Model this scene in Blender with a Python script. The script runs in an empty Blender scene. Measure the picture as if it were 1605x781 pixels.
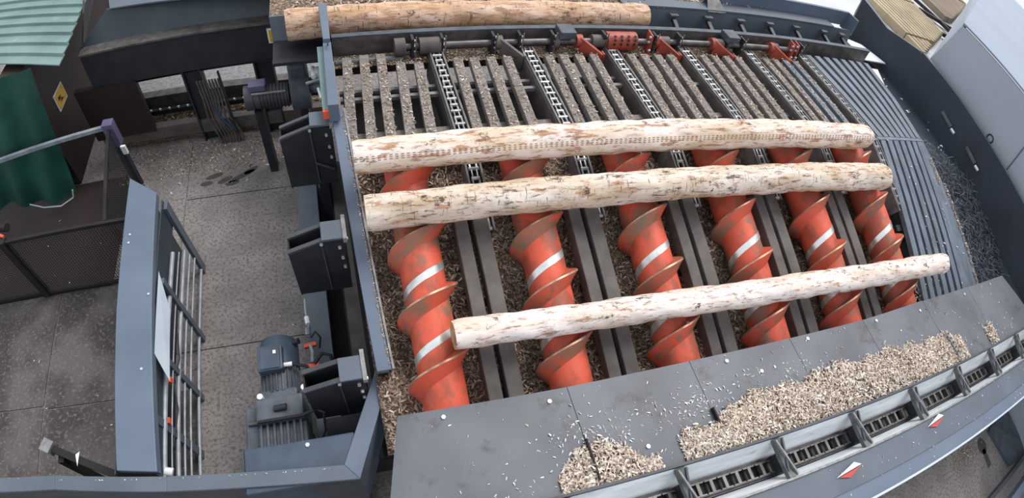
import bpy, math, random
import numpy as np
from mathutils import Vector, Matrix
random.seed(4)
S = bpy.context.scene
COL = S.collection

# ------------------------------------------------------------------ camera, world, sun, exposure
cd = bpy.data.cameras.new('camera')
cam = bpy.data.objects.new('camera', cd)
COL.objects.link(cam)
cam.matrix_world = Matrix(((0.97024480, 0.14678337, -0.19256082, 0.0),
                           (-0.22503976, 0.84013847, -0.49348197, 0.0),
                           (0.08934281, 0.52213215, 0.84817208, 4.0),
                           (0, 0, 0, 1)))
cd.type = 'PANO'
cd.panorama_type = 'FISHEYE_LENS_POLYNOMIAL'      # the barrel-shaped view of a wide surveillance lens
cd.sensor_fit = 'HORIZONTAL'
cd.sensor_width = 32.0
cd.fisheye_fov = math.pi
cd.fisheye_polynomial_k0 = 0.0
cd.fisheye_polynomial_k1 = -0.06173088720059438
cd.fisheye_polynomial_k2 = -0.0004507291873444189
cd.fisheye_polynomial_k3 = 0.0001122348381071736
cd.fisheye_polynomial_k4 = -4.068530698399043e-06
cd.shift_x = 0.04628439608751998
cd.shift_y = 0.10893530125488535
cd.clip_start = 0.05
cd.clip_end = 200
S.camera = cam

w = bpy.data.worlds.new('sky')
S.world = w
w.use_nodes = True
wn, wl = w.node_tree.nodes, w.node_tree.links
wn.clear()
wo = wn.new('ShaderNodeOutputWorld')
bg = wn.new('ShaderNodeBackground')
bg.inputs['Color'].default_value = (0.88, 0.93, 1.0, 1)
bg.inputs['Strength'].default_value = 0.78
wl.new(bg.outputs[0], wo.inputs[0])

sd = bpy.data.lights.new('sun', 'SUN')
sd.energy = 2.1
sd.angle = math.radians(35)
sd.color = (1.0, 0.97, 0.93)
sun = bpy.data.objects.new('sun', sd)
COL.objects.link(sun)
sun.rotation_euler = Vector((0.55, 0.38, 1.0)).to_track_quat('Z', 'Y').to_euler()

vs = S.view_settings
vs.view_transform = 'Standard'
vs.look = 'None'
vs.exposure = 0.42
vs.gamma = 1.0
vs.use_curve_mapping = False

# ------------------------------------------------------------------ materials
def lin(c):
    return tuple(((v / 255) / 12.92 if v / 255 <= 0.04045 else ((v / 255 + 0.055) / 1.055) ** 2.4) for v in c) + (1,)

def mat(name, c1, c2=None, rough=0.6, metal=0.0, scale=6.0, detail=6, lo=0.35, hi=0.65, bump=0.0, bscale=40,
        c3=None, s3=20, lo3=0.55, hi3=0.7, stretch=(1, 1, 1), spec=0.4):
    m = bpy.data.materials.new(name)
    m.use_nodes = True
    n, l = m.node_tree.nodes, m.node_tree.links
    b = n['Principled BSDF']
    b.inputs['Roughness'].default_value = rough
    b.inputs['Metallic'].default_value = metal
    b.inputs['Specular IOR Level'].default_value = spec
    b.inputs['Base Color'].default_value = lin(c1)
    geo = n.new('ShaderNodeNewGeometry')
    mp = n.new('ShaderNodeMapping')
    mp.inputs['Scale'].default_value = stretch
    l.new(geo.outputs['Position'], mp.inputs['Vector'])
    out = None
    if c2:
        t = n.new('ShaderNodeTexNoise'); t.inputs['Scale'].default_value = scale; t.inputs['Detail'].default_value = detail
        l.new(mp.outputs[0], t.inputs['Vector'])
        r = n.new('ShaderNodeValToRGB')
        r.color_ramp.elements[0].position = lo; r.color_ramp.elements[0].color = lin(c1)
        r.color_ramp.elements[1].position = hi; r.color_ramp.elements[1].color = lin(c2)
        l.new(t.outputs['Fac'], r.inputs[0]); out = r.outputs[0]
    if c3:
        t = n.new('ShaderNodeTexNoise'); t.inputs['Scale'].default_value = s3; t.inputs['Detail'].default_value = 8
        t.inputs['Roughness'].default_value = 0.7
        l.new(mp.outputs[0], t.inputs['Vector'])
        r = n.new('ShaderNodeMapRange'); r.inputs[1].default_value = lo3; r.inputs[2].default_value = hi3
        l.new(t.outputs['Fac'], r.inputs[0])
        mx = n.new('ShaderNodeMix'); mx.data_type = 'RGBA'
        l.new(r.outputs[0], mx.inputs[0])
        if out: l.new(out, mx.inputs[6])
        else: mx.inputs[6].default_value = lin(c1)
        mx.inputs[7].default_value = lin(c3); out = mx.outputs[2]
    if out: l.new(out, b.inputs['Base Color'])
    if bump:
        t = n.new('ShaderNodeTexNoise'); t.inputs['Scale'].default_value = bscale; t.inputs['Detail'].default_value = 8
        l.new(mp.outputs[0], t.inputs['Vector'])
        bp = n.new('ShaderNodeBump'); bp.inputs['Strength'].default_value = bump; bp.inputs['Distance'].default_value = 0.01
        l.new(t.outputs['Fac'], bp.inputs['Height']); l.new(bp.outputs[0], b.inputs['Normal'])
    return m

def chip_mat(name, cols, rough=0.8):
    m = bpy.data.materials.new(name)
    m.use_nodes = True
    n, l = m.node_tree.nodes, m.node_tree.links
    b = n['Principled BSDF']; b.inputs['Roughness'].default_value = rough
    g = n.new('ShaderNodeNewGeometry')
    r = n.new('ShaderNodeValToRGB')
    e = r.color_ramp.elements
    e[0].position = 0; e[0].color = lin(cols[0]); e[1].position = 1; e[1].color = lin(cols[-1])
    for i, c in enumerate(cols[1:-1]):
        k = e.new((i + 1) / (len(cols) - 1)); k.color = lin(c)
    l.new(g.outputs['Random Per Island'], r.inputs[0]); l.new(r.outputs[0], b.inputs['Base Color'])
    return m

M = dict(
    orange=mat('orange_paint', (208, 88, 64), (160, 78, 58), 0.5, scale=5, lo=.44, hi=.60, c3=(122, 100, 82), s3=6, lo3=.52, hi3=.64, stretch=(1.5, 1, 1), bump=.15),
    orange_fin=mat('orange_flight_paint', (202, 84, 62), (140, 96, 76), 0.5, scale=4, lo=.46, hi=.62, c3=(112, 96, 80), s3=6, lo3=.54, hi3=.66),
    worn=mat('worn_edge_steel', (190, 160, 135), (140, 110, 90), 0.4, metal=.4, scale=15),
    silver=mat('polished_steel', (225, 228, 225), (165, 165, 160), 0.28, metal=.75, scale=9, lo=.5, hi=.8),
    cap=mat('blue_grey_paint', (98, 110, 127), (88, 100, 116), 0.5, scale=2, bump=.03),
    capdark=mat('dark_green_grey_paint', (58, 68, 74), (48, 56, 62), 0.5, scale=3, c3=(130, 140, 145), s3=60, lo3=.68, hi3=.72),
    pale=mat('pale_sheet', (190, 200, 210), (176, 186, 198), 0.4, scale=3),
    steel=mat('grey_blue_steel', (92, 101, 112), (80, 88, 98), 0.5, scale=3, lo=.3, hi=.7, c3=(120, 122, 124), s3=45, lo3=.62, hi3=.72, bump=.05),
    plate=mat('cover_plate_steel', (98, 101, 108), (80, 83, 89), 0.5, scale=2.2, lo=.35, hi=.65, c3=(68, 65, 64), s3=5, lo3=.56, hi3=.72, bump=.06),
    dark=mat('dark_steel', (44, 46, 52), (34, 35, 40), 0.55, scale=5, c3=(70, 66, 62), s3=30, lo3=.62, hi3=.75),
    vdark=mat('black_brown_steel', (34, 31, 30), (24, 22, 22), 0.7, scale=5),
    beam=mat('dark_beam_paint', (72, 74, 80), (60, 61, 66), 0.5, scale=4, c3=(96, 92, 88), s3=25, lo3=.6, hi3=.75),
    edge=mat('bare_edge_steel_and_sunlit_slab', (146, 146, 148), (116, 114, 112), 0.45, metal=.2, scale=20),
    slat=mat('dusty_slat_steel', (122, 116, 113), (102, 96, 93), 0.65, scale=14, c3=(176, 158, 142), s3=55, lo3=.54, hi3=.64, bump=.25),
    grate=mat('grate_slat_steel', (108, 118, 130), (88, 96, 106), 0.5, scale=6, stretch=(2, .5, 2), c3=(132, 120, 106), s3=18, lo3=.6, hi3=.72, bump=.08),
    bar=mat('guide_bar_steel', (98, 92, 88), (80, 73, 70), 0.6, scale=8, c3=(136, 122, 110), s3=50, lo3=.62, hi3=.72, bump=.1),
    track=mat('track_steel', (122, 120, 120), (92, 88, 86), 0.5, scale=15, metal=.1),
    chain=mat('chain_steel', (172, 174, 176), (120, 118, 118), 0.35, metal=.5, scale=30),
    chaindark=mat('dark_chain_steel', (66, 66, 70), (46, 46, 50), 0.45, metal=.4, scale=20),
    lug=mat('lug_steel', (112, 114, 116), (86, 88, 90), 0.5, metal=.1, scale=20, bump=.2),
    shaft=mat('shaft_steel', (112, 108, 106), (84, 80, 78), 0.4, metal=.4, scale=12),
    red=mat('red_orange_paint', (172, 76, 58), (130, 60, 50), 0.5, scale=14, c3=(80, 64, 58), s3=20, lo3=.6, hi3=.74),
    navy=mat('navy_chute_steel', (48, 56, 68), (40, 47, 58), 0.55, scale=1.6, c3=(62, 70, 80), s3=12, lo3=.58, hi3=.8, bump=.04),
    chute=mat('grey_cladding', (170, 177, 186), (162, 169, 179), 0.6, scale=1.2),
    chutetop=mat('pale_blue_roof_sheet', (138, 150, 167), (130, 142, 160), 0.5, scale=1),
    trough=mat('bright_trough_steel', (236, 240, 242), (206, 212, 218), 0.35, scale=5, stretch=(.6, 3, 3), c3=(140, 144, 148), s3=8, lo3=.58, hi3=.74),
    concrete=mat('dusty_concrete', (146, 139, 136), (122, 116, 114), 0.85, scale=2.6, lo=.35, hi=.65, c3=(100, 95, 93), s3=34, lo3=.48, hi3=.60, bump=.35, bscale=90),
    concdark=mat('dark_mottled_concrete', (90, 85, 83), (60, 56, 55), 0.85, scale=2.4, lo=.40, hi=.60, c3=(116, 110, 106), s3=30, lo3=.52, hi3=.66, bump=.3),  # darker mottled grey for the slabs left of the guard
    concpale=mat('pale_yard_concrete', (206, 208, 210), (194, 194, 196), 0.85, scale=.6),
    soil=mat('chip_litter', (104, 86, 74), (70, 57, 49), 0.9, scale=14, c3=(176, 152, 130), s3=60, lo3=.50, hi3=.60, bump=.6, bscale=70),
    brown=mat('dark_brown_cladding', (48, 36, 34), (38, 29, 28), 0.6, scale=2),
    roof=mat('green_roof_sheet', (122, 146, 143), (106, 130, 128), 0.5, scale=2, c3=(150, 166, 162), s3=6, lo3=.6, hi3=.8),
    tarp=mat('green_tarpaulin', (10, 74, 62), (6, 54, 46), 0.6, scale=3, bump=.2, bscale=12),
    tarphem=mat('white_cord', (170, 185, 185), None, 0.6),
    purple=mat('violet_grey_paint', (92, 90, 116), (78, 76, 98), 0.5, scale=4),
    galv=mat('galvanised_tube', (150, 156, 164), (124, 130, 138), 0.45, metal=.1, scale=12),
    motor=mat('blue_grey_motor_paint', (66, 80, 96), (54, 66, 78), 0.45, scale=6, c3=(90, 94, 98), s3=40, lo3=.62, hi3=.74),
    gear=mat('dusty_gearbox_paint', (84, 90, 100), (64, 70, 78), 0.55, scale=10, c3=(112, 108, 104), s3=40, lo3=.58, hi3=.7),
    white=mat('white_plastic_and_yard_light', (225, 228, 230), None, 0.5),  # also colours the sheets that imitate sunlit yard beside the grate
    orangeplug=mat('orange_plastic', (226, 92, 62), None, 0.5),
    rubber=mat('black_rubber', (32, 33, 38), None, 0.5),
    blueh=mat('blue_hose', (40, 84, 130), None, 0.5),
    yellow=mat('yellow_sign', (214, 172, 38), (196, 152, 34), 0.5, scale=8),
    black=mat('black_print', (22, 22, 22), None, 0.6),
    lumber=mat('sawn_lumber', (180, 164, 136), (160, 144, 118), 0.8, scale=1.4, c3=(140, 124, 102), s3=3, lo3=.5, hi3=.7),
    lumberend=mat('grey_lumber', (150, 134, 116), (128, 114, 98), 0.8, scale=1.4),
    endgrain=mat('cut_log_end', (196, 160, 120), (150, 112, 82), 0.8, scale=22, c3=(110, 84, 64), s3=30, lo3=.55, hi3=.7),
    scrapred=mat('red_print', (190, 70, 66), None, 0.5),
    stain=mat('wet_stain', (62, 58, 58), (78, 73, 72), 0.5, scale=30),
    bolt=mat('bolt_zinc', (200, 204, 208), None, 0.35, metal=.4),
    chips=chip_mat('fresh_chips', [(160, 138, 120), (222, 204, 186), (128, 106, 90), (238, 228, 214), (186, 162, 142), (248, 242, 232), (108, 88, 76)]),
    chipsdark=chip_mat('old_chips', [(112, 92, 78), (164, 142, 122), (88, 70, 60), (196, 176, 156), (134, 112, 96), (222, 206, 186), (98, 80, 68)]),
    debris=chip_mat('grey_bark_strands', [(66, 74, 86), (86, 93, 103), (56, 62, 72), (104, 108, 114), (74, 80, 90)]),
    specks=chip_mat('pale_specks', [(200, 204, 206), (226, 226, 222), (170, 160, 150), (210, 196, 176)]),
)

def bark_mat(name, base, tone, knot, patch_lo, dots_at, stripe, seed):
    """debarked birch: local x runs along the log, the bands go round it"""
    m = bpy.data.materials.new(name)
    m.use_nodes = True
    n, l = m.node_tree.nodes, m.node_tree.links
    b = n['Principled BSDF']; b.inputs['Roughness'].default_value = .75
    tc = n.new('ShaderNodeTexCoord')
    def noise(scale, stretch, det=8, rg=.6, off=0.0):
        mp = n.new('ShaderNodeMapping'); mp.inputs['Scale'].default_value = stretch; mp.inputs['Location'].default_value = (seed + off, off, seed)
        l.new(tc.outputs['Object'], mp.inputs['Vector'])
        t = n.new('ShaderNodeTexNoise'); t.inputs['Scale'].default_value = scale; t.inputs['Detail'].default_value = det; t.inputs['Roughness'].default_value = rg
        l.new(mp.outputs[0], t.inputs['Vector']); return t.outputs['Fac']
    def rng(src, a, c):
        r = n.new('ShaderNodeMapRange'); r.inputs[1].default_value = a; r.inputs[2].default_value = c
        l.new(src, r.inputs[0]); return r.outputs[0]
    def mix(fac, a, col):
        mx = n.new('ShaderNodeMix'); mx.data_type = 'RGBA'; l.new(fac, mx.inputs[0])
        if isinstance(a, tuple): mx.inputs[6].default_value = a
        else: l.new(a, mx.inputs[6])
        mx.inputs[7].default_value = col; return mx.outputs[2]
    def mth(op, a, c):
        q = n.new('ShaderNodeMath'); q.operation = op
        for i, v in enumerate((a, c)):
            if v is None: continue
            if isinstance(v, (int, float)): q.inputs[i].default_value = v
            else: l.new(v, q.inputs[i])
        return q.outputs[0]
    c = mix(rng(noise(3.0, (.6, 3, 3)), .4, .65), lin(base), lin(tone))
    c = mix(rng(noise(5, (1.0, 4, 4), off=3), patch_lo - .06, patch_lo), c, lin((182, 138, 110)))
    c = mix(rng(noise(16, (.5, 2.4, 2.4), rg=.75, off=7), .53, .62), c, lin(knot))
    c = mix(rng(noise(4, (1.6, 2.5, 2.5), det=10, rg=.8, off=11), .575, .62), c, lin((84, 60, 48)))
    if dots_at:
        sx = n.new('ShaderNodeSeparateXYZ'); l.new(tc.outputs['Object'], sx.inputs[0])
        ang = n.new('ShaderNodeMath'); ang.operation = 'ARCTAN2'
        l.new(sx.outputs['Y'], ang.inputs[0]); l.new(sx.outputs['Z'], ang.inputs[1])
        al = mth('SINE', mth('MULTIPLY', sx.outputs['X'], 2 * math.pi / .036), None)
        rows = None
        for a0 in dots_at:
            d = mth('ABSOLUTE', mth('SUBTRACT', ang.outputs[0], a0), None)
            g = mth('LESS_THAN', d, .034)
            rows = g if rows is None else mth('MAXIMUM', rows, g)
        dots = mth('MULTIPLY', rows, mth('GREATER_THAN', al, .0))
        c = mix(mth('MULTIPLY', dots, .8), c, lin((128, 84, 50)))
    if stripe:
        c = mix(rng(noise(30, (2.4, .35, .35), off=5), .60, .66), c, lin((112, 94, 82)))
    l.new(c, b.inputs['Base Color'])
    bp = n.new('ShaderNodeBump'); bp.inputs['Strength'].default_value = .5; bp.inputs['Distance'].default_value = .01
    l.new(noise(18, (.8, 2, 2), off=9), bp.inputs['Height']); l.new(bp.outputs[0], b.inputs['Normal'])
    return m

# ------------------------------------------------------------------ mesh helpers (world metres; z measured up from the walkway floor)
class MB:
    def __init__(s): s.v = []; s.f = []
    def add(s, vs_, fs):
        o = len(s.v); s.v += [tuple(v) for v in vs_]; s.f += [tuple(i + o for i in f) for f in fs]; return s
    def box(s, a, b):
        x0, y0, z0 = a; x1, y1, z1 = b
        return s.add([(x0, y0, z0), (x1, y0, z0), (x1, y1, z0), (x0, y1, z0), (x0, y0, z1), (x1, y0, z1), (x1, y1, z1), (x0, y1, z1)],
                     [(0, 3, 2, 1), (4, 5, 6, 7), (0, 1, 5, 4), (1, 2, 6, 5), (2, 3, 7, 6), (3, 0, 4, 7)])
    def bar(s, p0, p1, w_, h_, up=(0, 0, 1)):
        """a bar whose TOP centre line runs p0-p1, w_ wide and h_ deep"""
        p0, p1, up = Vector(p0), Vector(p1), Vector(up)
        d = (p1 - p0).normalized(); side = d.cross(up)
        if side.length < 1e-5: side = d.cross(Vector((0, 1, 0)))
        side.normalize(); u = side.cross(d).normalized()
        q = []
        for p in (p0, p1):
            q += [p - side * w_ / 2 - u * h_, p + side * w_ / 2 - u * h_, p + side * w_ / 2, p - side * w_ / 2]
        return s.add(q, [(0, 1, 2, 3), (7, 6, 5, 4), (0, 4, 5, 1), (1, 5, 6, 2), (2, 6, 7, 3), (3, 7, 4, 0)])
    def prism(s, pts, off):
        """polygon pts pushed along off"""
        n_ = len(pts); off = Vector(off); a = [Vector(p) for p in pts]; b = [p + off for p in a]
        return s.add(a + b, [tuple(range(n_))[::-1], tuple(range(n_, 2 * n_))] + [(i, (i + 1) % n_, n_ + (i + 1) % n_, n_ + i) for i in range(n_)])
    def tube(s, pts, r, n_=12, cap=True):
        pts = [Vector(p) for p in pts]; rs = r if isinstance(r, (list, tuple)) else [r] * len(pts)
        o = len(s.v); ref = None; fs = []
        for i, p in enumerate(pts):
            d = (pts[min(i + 1, len(pts) - 1)] - pts[max(i - 1, 0)]).normalized()
            if ref is None: ref = d.orthogonal().normalized()
            ref = (ref - d * ref.dot(d)).normalized(); b = d.cross(ref)
            for k in range(n_):
                a = 2 * math.pi * k / n_
                s.v.append(tuple(p + (ref * math.cos(a) + b * math.sin(a)) * rs[i]))
        for i in range(len(pts) - 1):
            for k in range(n_):
                fs.append((o + i * n_ + k, o + i * n_ + (k + 1) % n_, o + (i + 1) * n_ + (k + 1) % n_, o + (i + 1) * n_ + k))
        if cap:
            fs.append(tuple(o + k for k in range(n_))[::-1]); fs.append(tuple(o + (len(pts) - 1) * n_ + k for k in range(n_)))
        s.f += fs; return s
    def build(s, name, m, parent=None, smooth=False, bevel=0.0, **props):
        me = bpy.data.meshes.new(name)
        org = Vector(parent['org']) if parent is not None and 'org' in parent else Vector((0, 0, 0))
        if parent is None and props.get('origin') is not None: org = Vector(props['origin'])
        me.from_pydata([tuple(Vector(v) - org) for v in s.v], [], s.f)
        me.materials.append(M[m] if isinstance(m, str) else m)
        if smooth: me.polygons.foreach_set('use_smooth', [True] * len(me.polygons))
        me.update()
        o = bpy.data.objects.new(name, me); COL.objects.link(o)
        if parent is not None:
            o.parent = parent; o['org'] = tuple(org)
        else: o.location = org; o['org'] = tuple(org)
        if smooth:
            md = o.modifiers.new('split', 'EDGE_SPLIT'); md.split_angle = math.radians(38)
        if bevel:
            md = o.modifiers.new('bevel', 'BEVEL'); md.width = bevel; md.segments = 2; md.limit_method = 'ANGLE'
        return o

def thing(name, label, cat, loc, group=None):
    o = bpy.data.objects.new(name, None); COL.objects.link(o)
    o.location = loc; o['org'] = tuple(loc); o['label'] = label; o['category'] = cat
    o.empty_display_size = .1
    if group: o['group'] = group
    return o

def tag(o, label=None, cat=None, group=None, kind=None):
    for k, v in (('label', label), ('category', cat), ('group', group), ('kind', kind)):
        if v: o[k] = v
    return o

def dup(root, dx, label):
    d = Vector(dx)
    r = root.copy(); COL.objects.link(r); r.location = root.location + d
    if label: r['label'] = label
    for ch in list(root.children):
        c = ch.copy(); COL.objects.link(c); c.parent = r
        for g in list(ch.children):
            e = g.copy(); COL.objects.link(e); e.parent = c
    return r

def B(a, b): return MB().box(a, b)
def bolt(mb, p, r=.012, h=.012, ax=(0, 0, 1)):
    p = Vector(p); return mb.tube([p, p + Vector(ax) * h], r, 6)

BETA = 0.3068400
NN = Vector((0, -math.sin(BETA), math.cos(BETA)))
TT = Vector((0, math.cos(BETA), math.sin(BETA)))
def L(x, s_, d):
    """a point of the sloping screw deck: x across, s_ up the slope, d metres below the camera measured square to the deck"""
    return Vector((x, 0, 4.0)) + TT * s_ - NN * d

def flakes(name, m, pts, size=(.012, .035), wid=.3, flat=.5, zj=.01, label=None, cat=None, parent=None, curl=0.0):
    """pts: array of n x 3 seed points; one thin four-cornered bent chip on each"""
    P = np.array(pts, float); n_ = len(P); r = np.random.RandomState(len(P) + 7)
    ln = r.uniform(size[0], size[1], n_)[:, None]; wd = ln * wid * r.uniform(.5, 1.4, n_)[:, None]
    a = r.uniform(0, 2 * np.pi, n_); t = r.normal(0, flat, n_)
    d = np.stack([np.cos(a) * np.cos(t), np.sin(a) * np.cos(t), np.sin(t)], 1)
    sd_ = np.stack([-np.sin(a), np.cos(a), r.normal(0, .4, n_)], 1); sd_ /= np.linalg.norm(sd_, axis=1)[:, None]
    P = P + np.array([0, 0, 1]) * (r.uniform(0, zj, n_)[:, None] + np.abs(np.sin(t))[:, None] * ln / 2)
    bow = np.array([0, 0, 1]) * (wd * .4)
    V = np.stack([P - d * ln / 2 - sd_ * wd / 3, P - d * ln / 2 + sd_ * wd / 3, P + sd_ * wd / 2 + bow, P + d * ln / 2 + sd_ * wd / 4,
                  P + d * ln / 2 - sd_ * wd / 4, P - sd_ * wd / 2 + bow], 1).reshape(-1, 3)
    F = (np.arange(n_)[:, None, None] * 6 + np.array([[0, 1, 2, 5], [5, 2, 3, 4]])[None]).reshape(-1, 4)
    me = bpy.data.meshes.new(name)
    org = Vector(parent['org']) if parent is not None else Vector((0, 0, 0))
    me.from_pydata((V - np.array(org)).tolist(), [], F.tolist()); me.materials.append(M[m])
    o = bpy.data.objects.new(name, me); COL.objects.link(o); o['kind'] = 'stuff'
    if parent is not None: o.parent = parent
    if label: o['label'] = label; o['category'] = cat
    return o
rng = np.random.RandomState(11)
def scatter(n_, x, y, z): return np.stack([rng.uniform(*x, n_), rng.uniform(*y, n_), np.full(n_, z)], 1)

# ================================================================== THE SETTING
def struct(o): o['kind'] = 'structure'; return o
fl = struct(B((-9, -4, -.2), (40, 40, -.012)).build('floor', 'concrete'))
# walkway slabs, each a part of the floor
for x0, x1, y0, y1, mt in ((-1.47, -.4, .6, 2.25, 'concrete'), (-1.70, -.4, 2.26, 4.07, 'concrete'), (-1.70, -.4, 4.08, 5.0, 'concrete'),
                           (-2.36, -1.71, 3.2, 5.0, 'concrete'), (-2.9, -1.48, .4, 1.90, 'concdark'), (-4.6, -2.91, .4, 1.93, 'concdark'),
                           (-2.9, -1.72, 1.91, 3.1, 'concdark'), (-4.6, -2.91, 1.94, 3.1, 'concdark'), (-4.9, -2.37, 3.11, 4.6, 'brown')):
    B((x0 + .002, y0 + .002, -.010), (x1 - .002, y1 - .002, 0)).build('floor_slab', mt, fl)
B((-.4, .6, -.06), (0.1, 5.0, -.02)).build('floor_strip', 'soil', fl)
B((-2.6, 5.6, -.06), (0, 9, 0)).build('floor_slab', 'edge', fl, label='slab painted pale as if sunlit')  # paler finish stands in for sunlight on the concrete behind the beam
B((7.35, 3, -.06), (40, 40, -.01)).build('floor_slab', 'concpale', fl, label='pale yard slab')
B((4.2, -4, -.06), (9, 0.0, 0)).build('floor_slab', 'concrete', fl)
flakes('dust_litter', 'specks', scatter(50, (-1.9, -.5), (4.2, 4.95), 0.0), (.01, .04), .5, .1, .002, parent=fl)
flakes('dust_litter', 'specks', scatter(70, (-4.2, -.5), (1, 4.9), 0.0), (.008, .03), .5, .1, .002, parent=fl)
flakes('old_chip_litter', 'chipsdark', scatter(1500, (-2.5, -.4), (4.45, 5.0), 0.0), (.01, .03), .5, .1, .004, parent=fl)

wl_ = struct(B((-3.3, 4.62, -.01), (-3.0, 9.5, 1.52)).build('wall_left', 'brown'))

# ================================================================== SCREWS
PITCH = .41
def screw(i):
    x0 = .393 + .81 * i
    org = L(x0, -.12, 3.1)
    t = thing('screw_conveyor', '', 'screw', org, 'orange feed screws of the log deck')
    ax = lambda s_, r_, ph: L(x0 + r_ * math.sin(ph), s_, 3.1 - r_ * math.cos(ph))
    m = MB().tube([L(x0, s_, 3.1) for s_ in (-.12, .3, .8, 1.3, 1.82)], .14, 48)
    m.build('screw_tube', 'orange', t, True)
    s_crest = .735
    prof = [(.016, .137), (.007, .165), (.004, .206), (-.008, .208), (-.034, .182), (-.085, .137)]
    v, f, ve, fe = [], [], [], []
    K = 40; kmin = int(-(s_crest + .12 - .0) / PITCH * K); kmax = int((1.80 - s_crest) / PITCH * K)
    for j, k in enumerate(range(kmin, kmax + 1)):
        ph = 2 * math.pi * k / K; s0 = s_crest + PITCH * k / K
        fade = min(1, (kmax - k) / 8 + .05, (k - kmin) / 4 + .3)
        v += [ax(s0 + a, .136 + (r_ - .136) * fade, ph) for a, r_ in prof]
        ve += [ax(s0 + a, .136 + (r_ - .136) * fade, ph) for a, r_ in ((.0045, .2075), (-.008, .2095))]
        if j:
            o = (j - 1) * 6
            f += [(o + q, o + q + 1, o + 6 + q + 1, o + 6 + q) for q in range(5)]
            o = (j - 1) * 2; fe.append((o, o + 1, o + 3, o + 2))
    fb = MB().add(v, f).build('flight', 'orange_fin', t, True)
    MB().add(ve, fe).build('flight_edge', 'worn', fb, True, label='bare worn edge of the flight')
    v, f = [], []
    for j, k in enumerate(range(-58, 16)):
        ph = 2 * math.pi * k / K; s0 = s_crest + .135 + PITCH * k / K
        v += [ax(s0 + a, r_, ph) for a, r_ in ((.027, .139), (.025, .1435), (-.025, .1435), (-.027, .139))]
        if j:
            o = (j - 1) * 4; f += [(o + q, o + q + 1, o + 4 + q + 1, o + 4 + q) for q in range(3)]
    MB().add(v, f).build('wear_strip', 'silver', t, True, label='bright steel strip wound round the tube')
    return t
sc_lab = ['orange feed screw nearest the grey side wall, beside the cut end of the lowest log',
          'second orange feed screw from the grey side wall, between two pairs of guide bars',
          'third orange feed screw from the grey side wall, under the middle of the logs',
          'fourth orange feed screw from the grey side wall, under the right half of the logs',
          'fifth orange feed screw, next but one to the blue-grey grate',
          'orange feed screw nearest the blue-grey grate, under the log ends']
s0 = screw(0); s0['label'] = sc_lab[0]
for i in range(1, 6):
    dup(s0, Vector((.81 * i, 0, 0)) + TT * (-.02 * i), sc_lab[i])

# chip bed under the screws
bed = MB()
nx, ny = 90, 36
for jy in range(ny + 1):
    for ix in range(nx + 1):
        x = -.0 + 4.85 * ix / nx; s_ = -.15 + 2.0 * jy / ny
        h = .035 * math.sin(x * 9 + s_ * 4) + .03 * math.sin(s_ * 11 - x * 3) + .02 * math.sin(x * 23) + (.16 * max(0, .45 - s_) if x < 3.4 else 0)
        bed.v.append(tuple(L(x, s_, 3.28 - h)))
for jy in range(ny):
    for ix in range(nx):
        a = jy * (nx + 1) + ix; bed.f.append((a, a + 1, a + nx + 2, a + nx + 1))
bo = tag(bed.build('chip_bed', 'soil', None, True), 'bed of brown wood chips lying under the orange screws', 'wood chips', kind='stuff')
q = []
for k in range(26000):
    x = rng.uniform(.02, 4.8); s_ = rng.uniform(-.12, 1.8)
    if x > 3.4 and rng.rand() < .5: continue
    h = .035 * math.sin(x * 9 + s_ * 4) + .03 * math.sin(s_ * 11 - x * 3) + .02 * math.sin(x * 23) + (.16 * max(0, .45 - s_) if x < 3.4 else 0)
    q.append(tuple(L(x, s_, 3.275 - h)))
flakes('loose_chips', 'chipsdark', q, (.014, .045), .3, .35, .012, parent=bo)
struct(MB().prism([L(-.03, -.2, 3.75), L(4.9, -.2, 3.75), L(4.9, 1.95, 3.75), L(-.03, 1.95, 3.75)], -NN * .05).build('trim_1', 'vdark'))

# guide bars between the screws
gb_lab = ['pair of brown-grey guide bars between the first and second orange screws',
          'pair of brown-grey guide bars between the second and third orange screws',
          'pair of brown-grey guide bars between the third and fourth orange screws',
          'pair of brown-grey guide bars between the fourth and fifth orange screws',
          'pair of brown-grey guide bars between the fifth and sixth orange screws']
def guide(i):
    t = thing('guide_bar_pair', gb_lab[i], 'guide bars', L(.765 + .803 * i, -.08, 3.3), 'guide bars between the screws')
    for a, b in ((-.115, -.025), (.010, .112)):
        x = .765 + .803 * i + (a + b) / 2
        MB().bar(L(x, -.08, 3.06), L(x, 1.36, 3.06), b - a, .10, NN).build('guide_bar', 'bar', t, bevel=.006)
    for s_ in (.1, .7, 1.25):
        x = .765 + .803 * i
        MB().bar(L(x - .1, s_, 3.17), L(x + .1, s_, 3.17), .05, .05, NN).build('crosspiece', 'vdark', t)
    return t
for i in range(5): guide(i)
# light plates and a blue brace seen through the right-hand bays
t = thing('frame_brace', 'blue-grey frame brace seen between the fourth and fifth orange screws', 'brace', L(3.35, .8, 3.3))
MB().bar(L(3.12, .98, 3.28), L(3.52, .60, 3.28), .09, .03, NN).build('brace_bar', 'steel', t)
MB().bar(L(3.30, .72, 3.26), L(3.22, .3, 3.26), .05, .03, NN).build('brace_bar', 'steel', t)
t = thing('frame_plate', 'small grey steel plate sticking up beside the fifth orange screw under the lowest log', 'plate', L(3.2, .2, 3.25))
MB().bar(L(3.26, .30, 3.20), L(3.26, .10, 3.20), .10, .02, NN).build('steel_plate', 'edge', t)
t = thing('bay_floor_panel', 'dusty grey floor panel seen between the two rightmost orange screws', 'panel', L(4.0, .6, 3.4))
MB().bar(L(4.03, 1.3, 3.33), L(4.03, .25, 3.33), .34, .02, NN).build('panel_sheet', 'concrete', t)
MB().bar(L(3.95, .98, 3.30), L(4.12, .94, 3.30), .04, .02, NN).build('panel_bracket', 'dark', t)

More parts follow.
